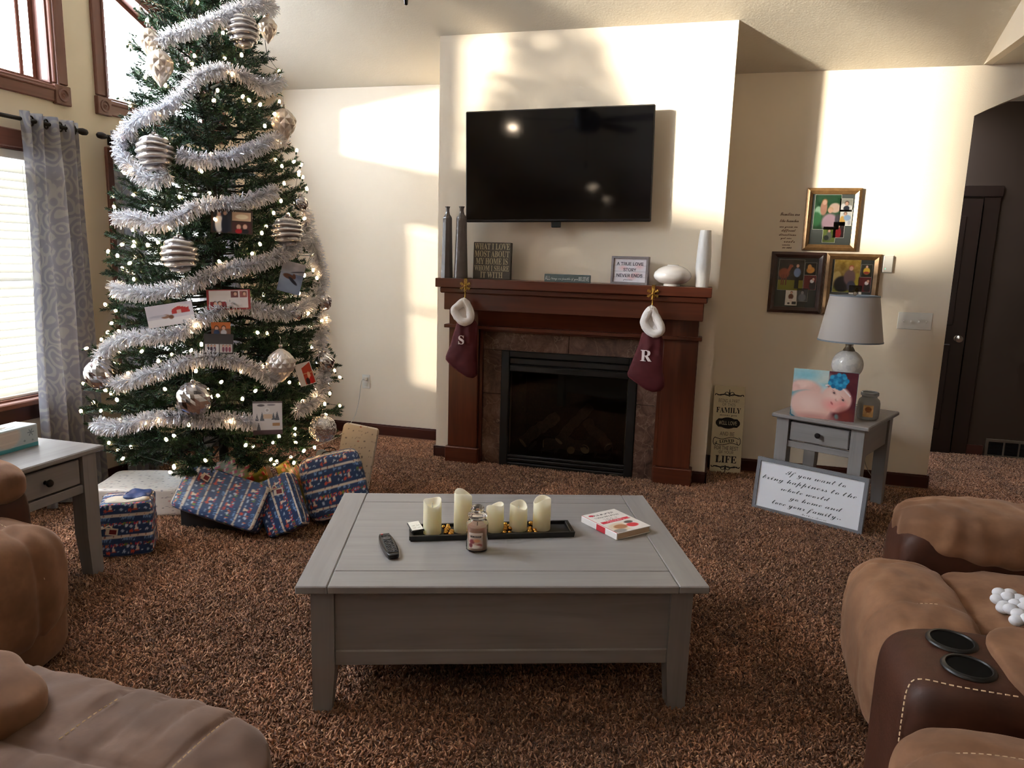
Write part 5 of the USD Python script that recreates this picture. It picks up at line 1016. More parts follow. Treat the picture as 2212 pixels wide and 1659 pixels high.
part(t, 'tissue', join(pillow((-.08, -.04, .24), (.0, .03, .34), 2.4, 10, bump=.012, seed=2), pillow((-.01, -.03, .24), (.085, .04, .33), 2.4, 10, bump=.012, seed=5)), mat('grey_tissue', S(120, 130, 142), .8), True)
for y in (-.045, .045): part(t, 'handle', tube(smoothpath([(-.04, y, .26), (-.03, y, .33), (.03, y, .33), (.04, y, .26)], 6), .003, 6), IRON)
# ---------------------------------------------------------------- on and against the back wall, right of the chimney breast
FRAMEG = mat_noise('gilded_wood', [(0, S(88, 64, 40)), (.5, S(120, 90, 56)), (1, S(146, 114, 74))], (30, 30, 30), .36, metal=.4); FRAMED = mat_noise('dark_frame_wood', [(0, S(48, 28, 22)), (1, S(72, 44, 34))], (30, 30, 30), .35)
MATB = mat('dark_green_mat_board', S(44, 50, 48), .8); GLZ = mat_pane('picture_glass', (1, 1, 1), .03)
def picture(label, cx, z0, z1, w, mold, photos, dark=False):
    h = z1 - z0; t = thing('framed_picture', label, 'picture frame', (cx, YB, z0)); hw = w / 2; fw, d = .04, .028
    prof = lambda L_, m_: None
    def rail(a, b, c, e):   # mitred moulding, outer edge a-b, inner edge c-e, stepped towards the room
        pts = [(a, -d * .6), (b, -d * .6), (e, -d * .45), (c, -d * .45)]
        o = [np.array(a), np.array(b), np.array(e), np.array(c)]; mid = [o[0] * .55 + o[3] * .45, o[1] * .55 + o[2] * .45]
        V = [(o[0], 0), (o[1], 0), (o[1], -d * .7), (o[0], -d * .7), (mid[0], -d), (mid[1], -d), (o[3], -d * .5), (o[2], -d * .5), (o[3], 0), (o[2], 0)]
        return hull([(p[0], y, p[1]) for p, y in V])
    A, B, C_, D = (-hw, 0), (hw, 0), (hw, h), (-hw, h); a, b, c, e = (-hw + fw, fw), (hw - fw, fw), (hw - fw, h - fw), (-hw + fw, h - fw)
    for o1, o2, i1, i2 in ((A, B, a, b), (B, C_, b, c), (C_, D, c, e), (D, A, e, a)): part(t, 'frame_rail', rail(o1, o2, i1, i2), mold, False)
    part(t, 'mat_board', bx((-hw + fw - .004, -.010, fw - .004), (hw - fw + .004, -.002, h - fw + .004), 0), MATB, False)
    iw, ih = w - 2 * fw, h - 2 * fw
    for x, z, pw, ph, fn in photos:
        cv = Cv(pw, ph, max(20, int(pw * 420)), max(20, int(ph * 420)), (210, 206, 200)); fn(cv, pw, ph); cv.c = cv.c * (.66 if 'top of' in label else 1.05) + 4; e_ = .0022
        edge = (cv.X < e_) | (cv.X > pw - e_) | (cv.Y < e_) | (cv.Y > ph - e_); cv.put(edge, (206, 204, 190))
        part(t, 'photo_backing', bx((-hw + fw + x * iw, -.0115, fw + z * ih), (-hw + fw + x * iw + pw, -.0098, fw + z * ih + ph), 0), MATB, False)
        print_on(t, 'photo', cv, GLOSSP, T((-hw + fw + x * iw, -.0121, fw + z * ih)))
    part(t, 'glass', bx((-hw + fw - .002, -.0150, fw - .002), (hw - fw + .002, -.0142, h - fw + .002), 0), GLZ, False)
def ph_family(c, w, h):
    c.rect(0, 0, w, h, (36, 76, 48)); c.grain(26, 30, 1); c.ell(w * .16, h * .5, w * .14, h * .16, (150, 190, 160)); c.ell(w * .1, h * .3, w * .2, h * .2, (50, 110, 66)); c.ell(w * .78, h * .62, w * .22, h * .14, (206, 176, 160))
    c.ell(w * .36, h * .62, w * .13, h * .22, (180, 130, 110)); head(c, w * .38, h * .78, w * .10, hair=(150, 110, 70)); c.ell(w * .62, h * .2, w * .3, h * .26, (176, 144, 160)); head(c, w * .62, h * .55, w * .10, hair=(196, 160, 120)); c.ell(w * .92, h * .3, w * .1, h * .14, (60, 56, 66))
def ph_lean(c, w, h): c.rect(0, 0, w, h, (150, 150, 140)); c.ell(w * .3, h * .32, w * .26, h * .3, (226, 226, 226)); c.ell(w * .8, h * .3, w * .2, h * .2, (220, 222, 224)); c.ell(w * .55, h * .25, w * .24, h * .2, (40, 44, 54)); head(c, w * .55, h * .62, w * .16)
def ph_white(c, w, h): c.rect(0, 0, w, h, (222, 222, 218)); c.ell(w * .25, h * .35, w * .22, h * .25, (206, 160, 80)); c.ell(w * .62, h * .5, w * .28, h * .18, (140, 170, 206)); head(c, w * .45, h * .74, w * .13); c.ell(w * .8, h * .2, w * .12, h * .14, (180, 180, 190))
def ph_red(c, w, h): c.rect(0, 0, w, h, (40, 30, 32)); c.ell(w * .45, h * .3, w * .28, h * .34, (140, 26, 34)); head(c, w * .45, h * .72, w * .14)
def ph_grass(c, w, h): c.rect(0, 0, w, h, (96, 116, 48)); c.grain(30, 60, 5); c.ell(w * .5, h * .42, w * .2, h * .3, (90, 96, 90)); c.ell(w * .3, h * .3, w * .2, h * .16, (40, 46, 46)); head(c, w * .5, h * .74, w * .12)
def ph_horse(c, w, h):
    c.rect(0, 0, w, h, (46, 38, 36)); c.grain(18, 40, 2); c.rect(0, 0, w, h * .34, (126, 124, 34)); c.ell(w * .22, h * .55, w * .22, h * .17, (134, 62, 36), 15); c.poly([(w * .30, h * .55), (w * .42, h * .84), (w * .54, h * .80), (w * .44, h * .62)], (146, 72, 44)); c.ell(w * .5, h * .79, w * .07, h * .045, (146, 72, 44), -30)
    for x in (.12, .2, .3): c.rect(w * x, h * .16, w * (x + .045), h * .5, (112, 50, 30))
    c.rect(w * .66, h * .06, w * .82, h * .46, (26, 28, 34)); c.ell(w * .74, h * .58, w * .14, h * .15, (112, 134, 176)); head(c, w * .74, h * .80, w * .07)
def ph_dog(c, w, h): c.rect(0, 0, w, h, (24, 22, 24)); c.ell(w * .5, h * .4, w * .36, h * .26, (196, 132, 52), 10); c.ell(w * .4, h * .66, w * .18, h * .2, (210, 150, 70))
def ph_maroon(c, w, h): c.rect(0, 0, w, h, (104, 30, 36)); c.ell(w * .72, h * .3, w * .26, h * .3, (40, 34, 40)); c.ell(w * .66, h * .6, w * .16, h * .13, (226, 220, 220)); head(c, w * .76, h * .74, w * .12)
def ph_bw(c, w, h): c.rect(0, 0, w, h, (70, 76, 84)); c.ell(w * .5, h * .3, w * .34, h * .3, (110, 116, 126)); head(c, w * .5, h * .68, w * .17, (140, 140, 144), (40, 42, 46))
def ph_single(c, w, h): c.rect(0, 0, w, h, (228, 222, 214)); c.ell(w * .45, h * .58, w * .2, h * .18, (96, 56, 44)); head(c, w * .48, h * .84, w * .09); c.rect(w * .36, h * .26, w * .56, h * .44, (222, 206, 200)); c.ell(w * .3, h * .14, w * .1, h * .06, (60, 50, 50)); c.rect(w * .56, h * .08, w * .9, h * .26, (50, 50, 56))
def ph_autumn(c, w, h):
    c.rect(0, 0, w, h, (148, 118, 46)); c.grain(44, 36, 7); c.rect(0, 0, w, h * .2, (126, 128, 48)); c.ell(w * .15, h * .45, w * .16, h * .2, (190, 164, 100)); c.ell(w * .9, h * .4, w * .14, h * .2, (176, 160, 50)); c.ell(w * .35, h * .25, w * .3, h * .24, (24, 24, 28)); c.ell(w * .62, h * .46, w * .22, h * .24, (120, 92, 92)); c.ell(w * .7, h * .2, w * .16, h * .16, (70, 72, 90)); head(c, w * .66, h * .74, w * .09, hair=(170, 80, 60))
def ph_yellow(c, w, h): c.rect(0, 0, w, h, (46, 48, 44)); c.ell(w * .5, h * .48, w * .3, h * .28, (222, 180, 60)); c.ell(w * .5, h * .34, w * .26, h * .1, (170, 60, 40)); head(c, w * .5, h * .82, w * .12)
def ph_small(c, w, h): c.rect(0, 0, w, h, (228, 224, 216)); c.ell(w * .62, h * .4, w * .14, h * .4, (46, 48, 56)); head(c, w * .62, h * .7, w * .07)
picture('gilt framed family photo collage, top of the three frames on the wall', .762, 1.589, 2.0, .342, FRAMEG, [(.06, .30, .165, .23, ph_family), (.66, .66, .078, .085, ph_lean), (.68, .38, .078, .105, ph_white), (.56, .14, .07, .105, ph_red), (.32, .04, .08, .105, ph_grass)])
picture('dark framed photo collage with a horse, lower left of the three frames', .576, 1.160, 1.575, .347, FRAMED, [(.05, .34, .165, .21, ph_horse), (.68, .66, .075, .085, ph_dog), (.68, .36, .08, .10, ph_maroon), (.54, .12, .072, .09, ph_bw), (.27, .03, .08, .105, ph_single)], True)
picture('gilt framed autumn photo collage partly hidden by the lamp shade', .926, 1.160, 1.572, .340, FRAMEG, [(.05, .34, .165, .22, ph_autumn), (.70, .66, .07, .085, ph_yellow), (.66, .36, .08, .10, ph_maroon), (.46, .22, .08, .09, ph_small)])
INK = mat('brown_vinyl_lettering', S(118, 92, 72), .7)
dl = thing('wall_lettering', 'small brown vinyl lettering on the wall left of the top frame', 'wall decal', (.497, YB, 0))
L = []
for tx, z, hh, wd, cx in (('Families are', 1.818, .024, .125, 0), ('like branches', 1.775, .022, .12, 0), ('we grow in', 1.738, .014, .115, -.002), ('different', 1.712, .018, .09, 0), ('directions', 1.684, .016, .11, -.004), ('yet our', 1.662, .012, .07, -.012), ('roots', 1.638, .018, .07, .012), ('remain', 1.618, .012, .05, -.008), ('as one', 1.598, .018, .06, 0)):
    L.append(center(text_poly(tx, hh, 'script', width=wd), cx, z).buffer(.0005))
for g in L: part(dl, 'lettering', ext_xz(g, -.0012, -.0002), INK, False)
t = thing('thermostat', 'small white wall control beside the lower right picture frame', 'thermostat', (1.138, YB, 1.51)); part(t, 'plate', bx((-.034, -.004, -.06), (.034, 0, .06), .002), WHITEP); part(t, 'case', bx((-.03, -.018, -.055), (.03, -.003, .055), .004), WHITEP); part(t, 'indicator', bx((-.018, -.0188, -.034), (-.012, -.0178, -.028), .0004), mat_glow('green_led', (.3, 1., .6), 1.5))
t = thing('switch_plate', 'wide white four switch plate on the wall right of the lamp', 'light switch', (1.343, YB, 1.14)); part(t, 'plate', bx((-.104, -.005, -.057), (.104, 0, .057), .003), WHITEP)
for x in (-.069, -.023, .023, .069): part(t, 'toggle', ap(bx((-.004, -.016, -.005), (.004, 0, .005), .002), T((x, -.004, 0), rx=.5)), WHITEP)
t = thing('wall_outlet', 'white wall outlet near the floor left of the chimney breast', 'outlet', (-2.68, YB, .44)); part(t, 'plate', bx((-.035, -.005, -.058), (.035, 0, .058), .003), WHITEP)
for z in (-.024, .024): part(t, 'socket', bx((-.017, -.0075, z - .015), (.017, -.004, z + .015), .003), WHITEP)
part(t, 'plug', bx((-.014, -.036, .012), (.014, -.0072, .036), .004), WHITEP)
single('power_cord', tube(smoothpath([(-2.68, YB - .036, .466), (-2.70, YB - .05, .44), (-2.73, YB - .05, .25), (-2.76, YB - .10, .12), (-2.80, YB - .30, .02), (-2.84, YB - .7, .012), (-2.78, 4.1, .012), (-2.74, 3.85, .012)], 8), .0032, 6), mat('white_cord', S(214, 208, 196), .5), 'white cord running from the wall outlet down behind the tree', 'cord')
single('lamp_cord', tube(smoothpath([(.90, 4.93, .606), (1.0, 5.04, .607), (1.09, 5.12, .59), (1.12, 5.18, .42), (1.15, 5.30, .28), (1.13, 5.33, .16), (1.2, 5.30, .04), (1.3, 5.28, .013), (1.45, 5.30, .012)], 8), .0028, 6), mat('clear_grey_cord', S(130, 122, 110), .4), 'thin grey lamp cord dropping behind the right end table', 'cord')

# tall FAMILY board leaning on the wall
CRB = mat_noise('cream_board', [(0, S(214, 202, 170)), (1, S(226, 214, 184))], (6, 6, 6), .7); BINK = mat('black_paint', S(28, 26, 26), .7); GINK = mat('grey_paint', S(108, 100, 88), .7)
t = thing('family_board', 'tall narrow cream board reading FAMILY and LIFE leaning on the wall', 'sign', (.204, 5.225, 0), rz=math.radians(4), rx=math.radians(-10))
w2, H2 = .107, .628; part(t, 'board', bx((-w2, 0, 0), (w2, .014, H2), .002), CRB)
def swirl(z, s):
    c = [LineString(smoothpath([(0, z, 0), (k * .03, z + s * .014, 0), (k * .062, z + s * .004, 0), (k * .092, z + s * .012, 0), (k * .098, z + s * .004, 0)], 8)[:, :2]).buffer(.0028) for k in (-1, 1)]
    c += [LineString([(k * (.018 + .014 * math.cos(q)), z + s * (.016 + .012 * math.sin(q))) for q in np.linspace(0, 5.6, 24)]).buffer(.0022) for k in (-1, 1)] + [affinity.scale(Point(0, z + s * .02).buffer(1, 12), .0035, .024), Point(0, z + s * .045).buffer(.003)]
    c += [affinity.rotate(affinity.scale(Point(k * .055, z + s * .008).buffer(1, 12), .03, .0042), k * s * -8) for k in (-1, 1)]
    return c
Lb = [center(text_poly('FAMILY', .040, 'serif', width=.17), 0, .436), center(text_poly('LIFE', .052, 'serif', width=.145), .002, .078)] + swirl(.556, 1) + swirl(.056, -1)
Lg = [center(text_poly('BEING A PART', .024, 'sans', 0, .145), 0, .51), center(text_poly('OF THIS', .020, 'sans', 0, .09), 0, .485), center(text_poly('means you', .018, 'script', width=.12), 0, .414), center(text_poly('AND BE', .026, 'sans', 0, .10), 0, .272), center(text_poly('FOR THE REST', .026, 'sans', 1, .165), 0, .170), center(text_poly('OF YOUR', .020, 'sans', 0, .10), 0, .143)]
pl_ = Point(0, .363).buffer(.001)
badge = shapely.union_all([box2(-.074, .333, .074, .393), affinity.scale(Point(0, .363).buffer(1, 24), .062, .04)] + [affinity.scale(Point(k * .066, .363).buffer(1, 16), .018, .022) for k in (-1, 1)]); badge = badge.difference(shapely.union_all([Point(k * .078, .363 + s * .033).buffer(.012) for k in (-1, 1) for s in (-1, 1)]))
wl_ = center(text_poly('WILL LOVE', .026, 'sans', 1, .125), 0, .350)
[part(t, 'black_lettering', ext_xz(g, -.0012, .0002), BINK, False) for g in Lb[:2]]; part(t, 'badge', ext_xz(badge.difference(wl_), -.0012, .0002), BINK, False)
hf = len(swirl(.5, 1)); part(t, 'scrollwork', ext_xz(shapely.union_all(Lb[2:2 + hf]), -.0012, .0002), BINK, False); part(t, 'scrollwork', ext_xz(shapely.union_all(Lb[2 + hf:]), -.0012, .0002), BINK, False); [part(t, 'grey_lettering', ext_xz(g, -.0012, .0002), GINK, False) for g in Lg]; part(t, 'badge_lettering', ext_xz(wl_, -.0008, .0002), CRB, False)
rb = [(x, .232 + .008 * math.sin(x * 42)) for x in np.linspace(-.082, .082, 30)]; band = LineString([(x, z - .02) for x, z in rb]).buffer(.002).union(LineString([(x, z + .022) for x, z in rb]).buffer(.002)).union(shapely.union_all([LineString([(k * (.082 + .012 * math.sin(q)), .232 + k * .003 + .026 * math.cos(q)) for q in np.linspace(0, 4.6, 20)]).buffer(.002) for k in (-1, 1)]))
lov = affinity.rotate(center(text_poly('LOVED', .024, 'serif', width=.10), 0, .222), 8); part(t, 'banner_lettering', ext_xz(band.union(lov), -.0012, .0002), BINK, False)

# framed board with the saying, leaning on the right end table
WB = mat('white_painted_board', S(236, 238, 244), .5); GF = mat_noise('grey_frame_wood', [(0, S(104, 106, 112)), (1, S(126, 128, 134))], (20, 20, 20), .6); INKG = mat('dark_green_grey_ink', S(66, 76, 78), .6)
t = thing('framed_saying', 'large grey framed white board with a family saying, leaning on the table', 'sign', (.640, 4.378, 0), rz=math.radians(-26.6), rx=math.radians(-6.5))
W3, H3 = .32, .325
part(t, 'frame', ext_xz(box2(-W3, .002, W3, H3).difference(box2(-W3 + .021, .023, W3 - .021, H3 - .021)), -.012, .014), GF, 30)
part(t, 'panel', bx((-W3 + .02, -.004, .022), (W3 - .02, .004, H3 - .02), 0), WB)
L = [center(text_poly(tx, hh, 'script', width=wd), cx, z).buffer(-.0005) for tx, z, hh, wd, cx in (('If you want to', .248, .030, .345, .03), ('bring happiness to the', .198, .030, .545, -.005), ('whole world', .148, .027, .285, -.015), ('go home and', .104, .028, .305, .05), ('love your family..', .058, .030, .40, .0), ('Mother Teresa', .030, .014, .15, .05))]
for g in L: part(t, 'lettering', ext_xz(g, -.0052, -.0038), INKG, False)

# canvas with the baby portrait, and the grey jar
t = thing('photo_canvas', 'photo canvas of a baby with a turquoise flower headband on the end table', 'photo print', (.690, 4.475, .60), rz=math.radians(-10), rx=math.radians(-9))
w4, h4 = .35, .285
part(t, 'stretcher', bx((-w4 / 2, 0, 0), (w4 / 2, .03, h4), .002), mat('canvas_edge', S(150, 120, 96), .7))
c = Cv(w4, h4, 175, 142, (150, 196, 206)); c.grain(40, 14, 3); W_, H_ = w4, h4
c.poly([(W_ * .52, 0), (W_ * .56, H_ * .55), (W_ * .52, H_), (W_, H_), (W_, 0)], (84, 30, 44)); c.rect(W_ * .0, H_ * .74, W_ * .55, H_, (176, 206, 210)); c.ell(W_ * .42, H_ * .85, W_ * .16, H_ * .1, (206, 214, 206), soft=.6); c.ell(W_ * .2, H_ * .88, W_ * .2, H_ * .1, (140, 196, 210), soft=.6)
SK, SK2, SK3 = (226, 184, 174), (238, 204, 194), (198, 146, 136)
c.ell(W_ * .22, H_ * .62, W_ * .26, H_ * .15, SK, -8, .2); c.ell(W_ * .16, H_ * .68, W_ * .15, H_ * .08, SK2, 12, .4); c.ell(W_ * .06, H_ * .58, W_ * .07, H_ * .1, SK, 30, .3)
c.ell(W_ * .14, H_ * .5, W_ * .16, H_ * .06, (56, 150, 176), 14, .2); c.grain(6, 60, 9); c.ell(W_ * .32, H_ * .26, W_ * .34, H_ * .33, SK, -14, .12); c.ell(W_ * .26, H_ * .30, W_ * .2, H_ * .18, SK2, -14, .7); c.ell(W_ * .38, H_ * .02, W_ * .3, H_ * .08, SK3, 0, .6)
c.poly([(0, H_ * .26), (W_ * .02, H_ * .05), (W_ * .10, 0), (W_ * .04, 0), (0, H_ * .04)], (40, 110, 140))
c.ell(W_ * .70, H_ * .44, W_ * .235, H_ * .27, SK, -32, .08); c.ell(W_ * .66, H_ * .48, W_ * .15, H_ * .16, SK2, -32, .7); c.ell(W_ * .64, H_ * .30, W_ * .12, H_ * .10, (236, 160, 156), -20, .7); c.ell(W_ * .80, H_ * .34, W_ * .08, H_ * .08, (228, 150, 146), -20, .7)
for ex, ey in ((.655, .56), (.80, .43)): c.ell(W_ * ex, H_ * ey, W_ * .034, H_ * .024, SK3, -40, .7); c.ell(W_ * ex, H_ * ey, W_ * .017, H_ * .015, (64, 50, 56), -40, .5); c.ell(W_ * (ex - .01), H_ * (ey + .045), W_ * .035, H_ * .008, SK3, -40, .5)
c.ell(W_ * .70, H_ * .42, W_ * .022, H_ * .022, SK3, -40, .6); c.ell(W_ * .715, H_ * .43, W_ * .018, H_ * .02, SK2, -40, .6); c.ell(W_ * .635, H_ * .345, W_ * .028, H_ * .015, (186, 92, 94), -55, .5); c.ell(W_ * .628, H_ * .335, W_ * .018, H_ * .008, (206, 122, 120), -55, .5)
c.poly(LineString([(W_ * .52, H_ * .70), (W_ * .66, H_ * .74), (W_ * .80, H_ * .64), (W_ * .90, H_ * .52)]).buffer(.004), (236, 220, 220))
for k in range(26):
    a = k * 2.4; r = .011 * math.sqrt(k); c.ell(W_ * .71 + r * math.cos(a) * .9, H_ * .80 + r * math.sin(a) * .8, .017 - .0003 * k, .013, [(32, 136, 186), (54, 160, 206), (24, 108, 160)][k % 3], math.degrees(a), .25)
c.ell(W_ * .73, H_ * .08, W_ * .03, H_ * .05, (90, 170, 176), 20, .4); c.ell(W_ * .86, H_ * .1, W_ * .12, H_ * .14, (112, 44, 40), 0, .7)
print_on(t, 'portrait', c, GLOSSP, T((-w4 / 2, -.0008, 0)))
t = thing('jar', 'squat grey glass candle jar with an orange label on the end table', 'jar', (.962, 4.60, .60), rz=-.2)
part(t, 'glass', lathe([(0, 0), (.05, 0), (.058, .008), (.061, .03), (.061, .095), (.056, .115), (.042, .128), (.041, .136), (.049, .142), (.049, .158), (.044, .162), (.038, .16), (.037, .13), (.052, .11), (.055, .09), (.055, .012), (0, .01)], 40), mat('frosted_grey_glass', S(186, 190, 192), .18, transmission_weight=.35, ior=1.3), 40)
part(t, 'wax', lathe([(0, .011), (.05, .011), (.0535, .02), (.0535, .088), (.05, .092), (0, .09)], 36), mat('grey_wax', S(150, 152, 152), .6), 40)
cv = Cv(.056, .07, 56, 70, (212, 168, 110)); cv.grain(40, 40, 4); cv.ell(.028, .045, .018, .016, (150, 90, 44)); cv.poly(center(text_poly('warm', .010, 'script', width=.03), .028, .046), (70, 40, 30)); cv.poly(center(text_poly('spice', .010, 'script', width=.026), .028, .026), (90, 40, 30))
(v, f), cc = cv.mesh(); an = (v[:, 0] - .028) / .0618; part(t, 'label', (np.stack([.0618 * np.sin(an), -.0618 * np.cos(an), v[:, 2] + .02], 1), f), PRINT, True, label='orange paper label', col=cc)
# ---------------------------------------------------------------- brown recliner sofas
SUEDE = mat_noise('brown_suede', [(.2, S(78, 50, 32)), (.5, S(118, 81, 55)), (.8, S(154, 112, 81))], (5, 5, 5), .85, 5., bump=.06, bscale=(160, 160, 160), sheen_weight=.35, sheen_roughness=.4, sheen_tint=S(210, 180, 160))
SUEDE2 = mat_noise('brown_suede_cool', [(.2, S(66, 45, 33)), (.5, S(94, 67, 51)), (.8, S(122, 91, 71))], (5, 5, 5), .85, 5., bump=.06, bscale=(160, 160, 160), sheen_weight=.4, sheen_roughness=.4, sheen_tint=S(206, 186, 174))
LEATH = mat_noise('dark_brown_leather', [(.2, S(50, 25, 16)), (.8, S(76, 42, 28))], (12, 12, 12), .55, specular_ior_level=.3, bump=.15, bscale=(120, 120, 120))
THREAD = mat('cream_thread', S(216, 190, 156), .8); PIPE = mat('dark_piping', S(54, 34, 26), .6); CUP = mat('cup_shade_black', S(5, 5, 5), .8, specular_ior_level=.1)  # CUP: black that stands in for shade inside the cup holes
def stitch(parent, pts, name='stitching', step=.013, r=.0013):
    p = smoothpath(pts, 12); d = np.r_[0, np.cumsum(np.linalg.norm(np.diff(p, axis=0), axis=1))]; ms = []
    for s in np.arange(0, d[-1] - step * .6, step):
        a, b = [np.array([np.interp(q, d, p[:, i]) for i in range(3)]) for q in (s, s + step * .6)]; ms.append(cyl(a, b, r, n=4))
    part(parent, name, join(*ms), THREAD)
def wrinkle(v, amp, freq, axis, edge, width, other):
    """gathers that fade away from an edge along an axis"""
    k = np.exp(-np.abs(v[:, axis] - edge) / width); w = v.copy(); g = amp * k * np.sin(v[:, other] * freq + 3 * np.sin(v[:, other] * 17) + v[:, 2] * 30); w[:, 2] += g; w[:, axis] += .5 * g; return w
# left: seat unit facing right, next to the end table
t = thing('recliner_sofa', 'brown suede recliner sofa along the window wall, left edge of the view', 'sofa', (-2.7, 1.2, 0))
o = T((2.7, -1.2, 0)); Q = lambda name, m, mt_=SUEDE, **k: part(t, name, ap(m, o), mt_, 50, **k)
v, f = pillow((-3.2, 1.80, .52), (-2.36, 2.07, .70), 3.2, 26, bump=.004, seed=2); Q('arm_pad', (wrinkle(v, .006, 60, 0, -2.36, .06, 1), f))
Q('arm_side', pillow((-3.22, 1.84, .05), (-2.38, 2.045, .62), 7, 14), LEATH)
Q('seat_bolster', pillow((-2.58, 1.18, .08), (-2.075, 1.99, .555), 3.2, 70, grooves=[(1, 1.78, .014, .02), (0, -2.26, .010, .022)], bump=.006, seed=5))
Q('seat_cushion', pillow((-3.1, 1.18, .2), (-2.3, 1.86, .50), 4, 20, bump=.005, seed=7))
Q('front_panel', pillow((-2.46, 1.18, .01), (-2.12, 1.96, .34), 5, 16, bump=.004, seed=3))
Q('back_cushion', pillow((-3.42, 1.2, .4), (-2.95, 1.82, .98), 3.4, 22, bump=.008, seed=9)); Q('back_frame', pillow((-3.44, 1.18, .03), (-3.1, 2.0, .86), 8, 12), LEATH)
stitch(t, [np.array(p) + [2.7, -1.2, 0] for p in [(-2.44, 1.80, .552), (-2.25, 1.80, .538), (-2.14, 1.80, .47), (-2.09, 1.80, .36)]])
# left foreground: the unit with its footrest out
t = thing('recliner_chair', 'brown suede recliner with seamed footrest raised, in the left foreground', 'recliner', (-1.6, .8, 0))
o = T((1.6, -.8, 0)); Q = lambda name, m, mt_=SUEDE2, **k: part(t, name, ap(m, o), mt_, 50, **k)
gr = [(0, x, d, w) for x, d, w in ((-1.40, .006, .007), (-1.30, .003, .006), (-1.20, .004, .006), (-1.12, .009, .007), (-1.03, .004, .006), (-.95, .004, .006), (-.87, .007, .007))]
Q('footrest', pillow((-1.86, .30, .40), (-.705, 1.175, .575), 5.2, 120, grooves=gr + [(1, .93, .012, .012)], bump=.004, seed=4))
Q('footrest_underside', pillow((-1.7, .34, .30), (-.74, 1.10, .45), 6, 12), mat('black_underside', S(16, 14, 14), .8))
for gx in (-1.12, -.87): stitch(t, [np.array(p) + [1.6, -.8, 0] for p in [(gx + .016, .95, .5765), (gx + .016, 1.03, .5755), (gx + .016, 1.10, .570)]], r=.0016)
v, f = pillow((-2.5, .84, .50), (-1.20, 1.115, .675), 2.8, 40, bump=.006, seed=6); Q('arm_pad', (wrinkle(v, .006, 50, 0, -1.20, .07, 1), f), SUEDE)
Q('arm_side', pillow((-2.52, .88, .04), (-1.78, 1.10, .56), 7, 14), LEATH)
Q('seat', pillow((-2.6, .1, .05), (-1.75, 1.0, .50), 4, 18, bump=.005, seed=8), SUEDE); Q('back_cushion', pillow((-3.1, .05, .3), (-2.5, 1.08, .92), 3.6, 18, bump=.008, seed=1), SUEDE)
Q('footrest_bracket', join(bx((-1.75, .5, .22), (-.95, .52, .33), .004), bx((-1.75, .85, .22), (-.95, .87, .33), .004)), IRON)
Q('footrest_flap', pillow((-.86, .70, .28), (-.60, 1.20, .405), 3, 18, bump=.004, seed=12), SUEDE)
Q('base', pillow((-2.6, .15, .0), (-1.7, 1.08, .3), 8, 10), LEATH)
# right: loveseat facing left with a cup holder console
t = thing('reclining_loveseat', 'brown suede reclining loveseat with cup holder console on the right', 'sofa', (1.2, 1.9, 0))
o = T((-1.2, -1.9, 0)); Q = lambda name, m, mt_=SUEDE, **k: part(t, name, ap(m, o), mt_, 50, **k)
v, f = pillow((.735, 2.66, .46), (1.75, 3.02, .655), 3.4, 90, grooves=[(0, 1.15, .010, .03)], bump=.006, seed=3); Q('arm_pad', (wrinkle(v, .010, 95, 0, .735, .07, 1), f))
Q('arm_side', pillow((.725, 2.69, .05), (1.75, 2.99, .58), 8, 16), LEATH)
Q('seat_bolster', pillow((.525, 1.99, .06), (.88, 2.78, .505), 3., 80, grooves=[(1, 2.60, .007, .010), (1, 2.28, .007, .010), (0, .83, .012, .014)], bump=.006, seed=4))
Q('front_panel', pillow((.60, 1.96, .01), (.84, 2.72, .36), 5, 16, bump=.004, seed=13))
Q('seat_cushion', pillow((.78, 2.0, .20), (1.6, 2.74, .485), 4.4, 26, bump=.006, seed=5))
stitch(t, [np.array(p) - [1.2, 1.9, 0] for p in [(.555, 2.265, .36), (.59, 2.265, .445), (.65, 2.265, .492), (.73, 2.265, .505)]])
Q('console', pillow((.478, 1.598, .03), (1.45, 1.937, .603), 8, 60), LEATH)
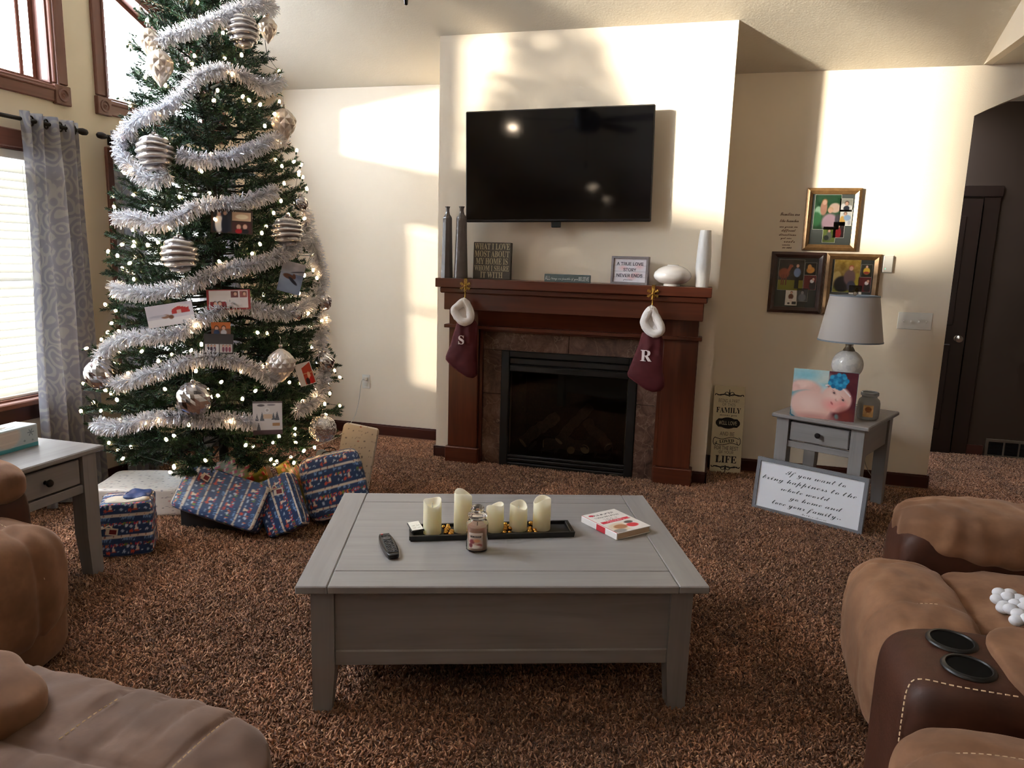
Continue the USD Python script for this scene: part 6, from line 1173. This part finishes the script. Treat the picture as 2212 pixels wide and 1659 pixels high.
Q('console_lid', pillow((.695, 1.575, .565), (1.5, 1.925, .635), 5, 18, bump=.004, seed=6))
stitch(t, [np.array(p) - [1.2, 1.9, 0] for p in [(.482, 1.635, .35), (.482, 1.635, .5), (.485, 1.633, .572), (.505, 1.63, .6), (.58, 1.62, .602), (.69, 1.618, .602)]], r=.0018, step=.015)
for cy in (1.83, 1.71):
    Q('cup_holder', ap(lathe([(.0445, .003), (.047, .0055), (.053, .0045), (.056, .0), (.056, -.002), (.0445, -.002), (.0445, .003)], 40), T((.624, cy, .6025))), BLACK, label='round black cup holder'); Q('cup_shade_disc', ap(lathe([(0, .0006), (.0446, .0006), (.0446, .0012), (0, .0012)], 32), T((.624, cy, .6035))), CUP)  # flat black disc on the console painted as the dark of a hole
Q('near_bolster', pillow((.40, .78, .10), (.95, 1.597, .597), 4.2, 80, grooves=[(1, 1.42, .007, .010), (1, 1.2, .006, .010)], bump=.006, seed=8)); Q('near_front_panel', pillow((.54, .8, .01), (.84, 1.58, .36), 5, 16, bump=.004, seed=14)); Q('near_seat', pillow((.8, .75, .2), (1.6, 1.59, .53), 4.4, 18, bump=.006, seed=9))
stitch(t, [np.array(p) - [1.2, 1.9, 0] for p in [(.404, 1.405, .38), (.42, 1.405, .49), (.475, 1.405, .565), (.58, 1.405, .594), (.80, 1.405, .590)]])
Q('back', pillow((1.5, .7, .1), (1.9, 3.0, .98), 5, 20, bump=.006, seed=10)); Q('near_arm', pillow((.72, .45, .05), (1.75, .78, .64), 4, 16), LEATH)
KN = mat_noise('white_chunky_knit', [(0, S(190, 192, 200)), (1, S(232, 232, 236))], (40, 40, 40), .95)
kb = []; rg = np.random.default_rng(5)
for i in range(14):
    for j in range(8):
        kb.append(ap(trimesh.creation.icosphere(2, 1.), T((.915 + i * .026 + .012 * (j % 2), 2.23 + j * .024 - i * .004, .502 + .012 * math.sin(i * 1.3 + j)))  @ np.diag([.0205, .0175, .016, 1.])))
single('knit_blanket', join(*kb), KN, 'corner of a chunky white knitted blanket on the loveseat seat', 'blanket', True)
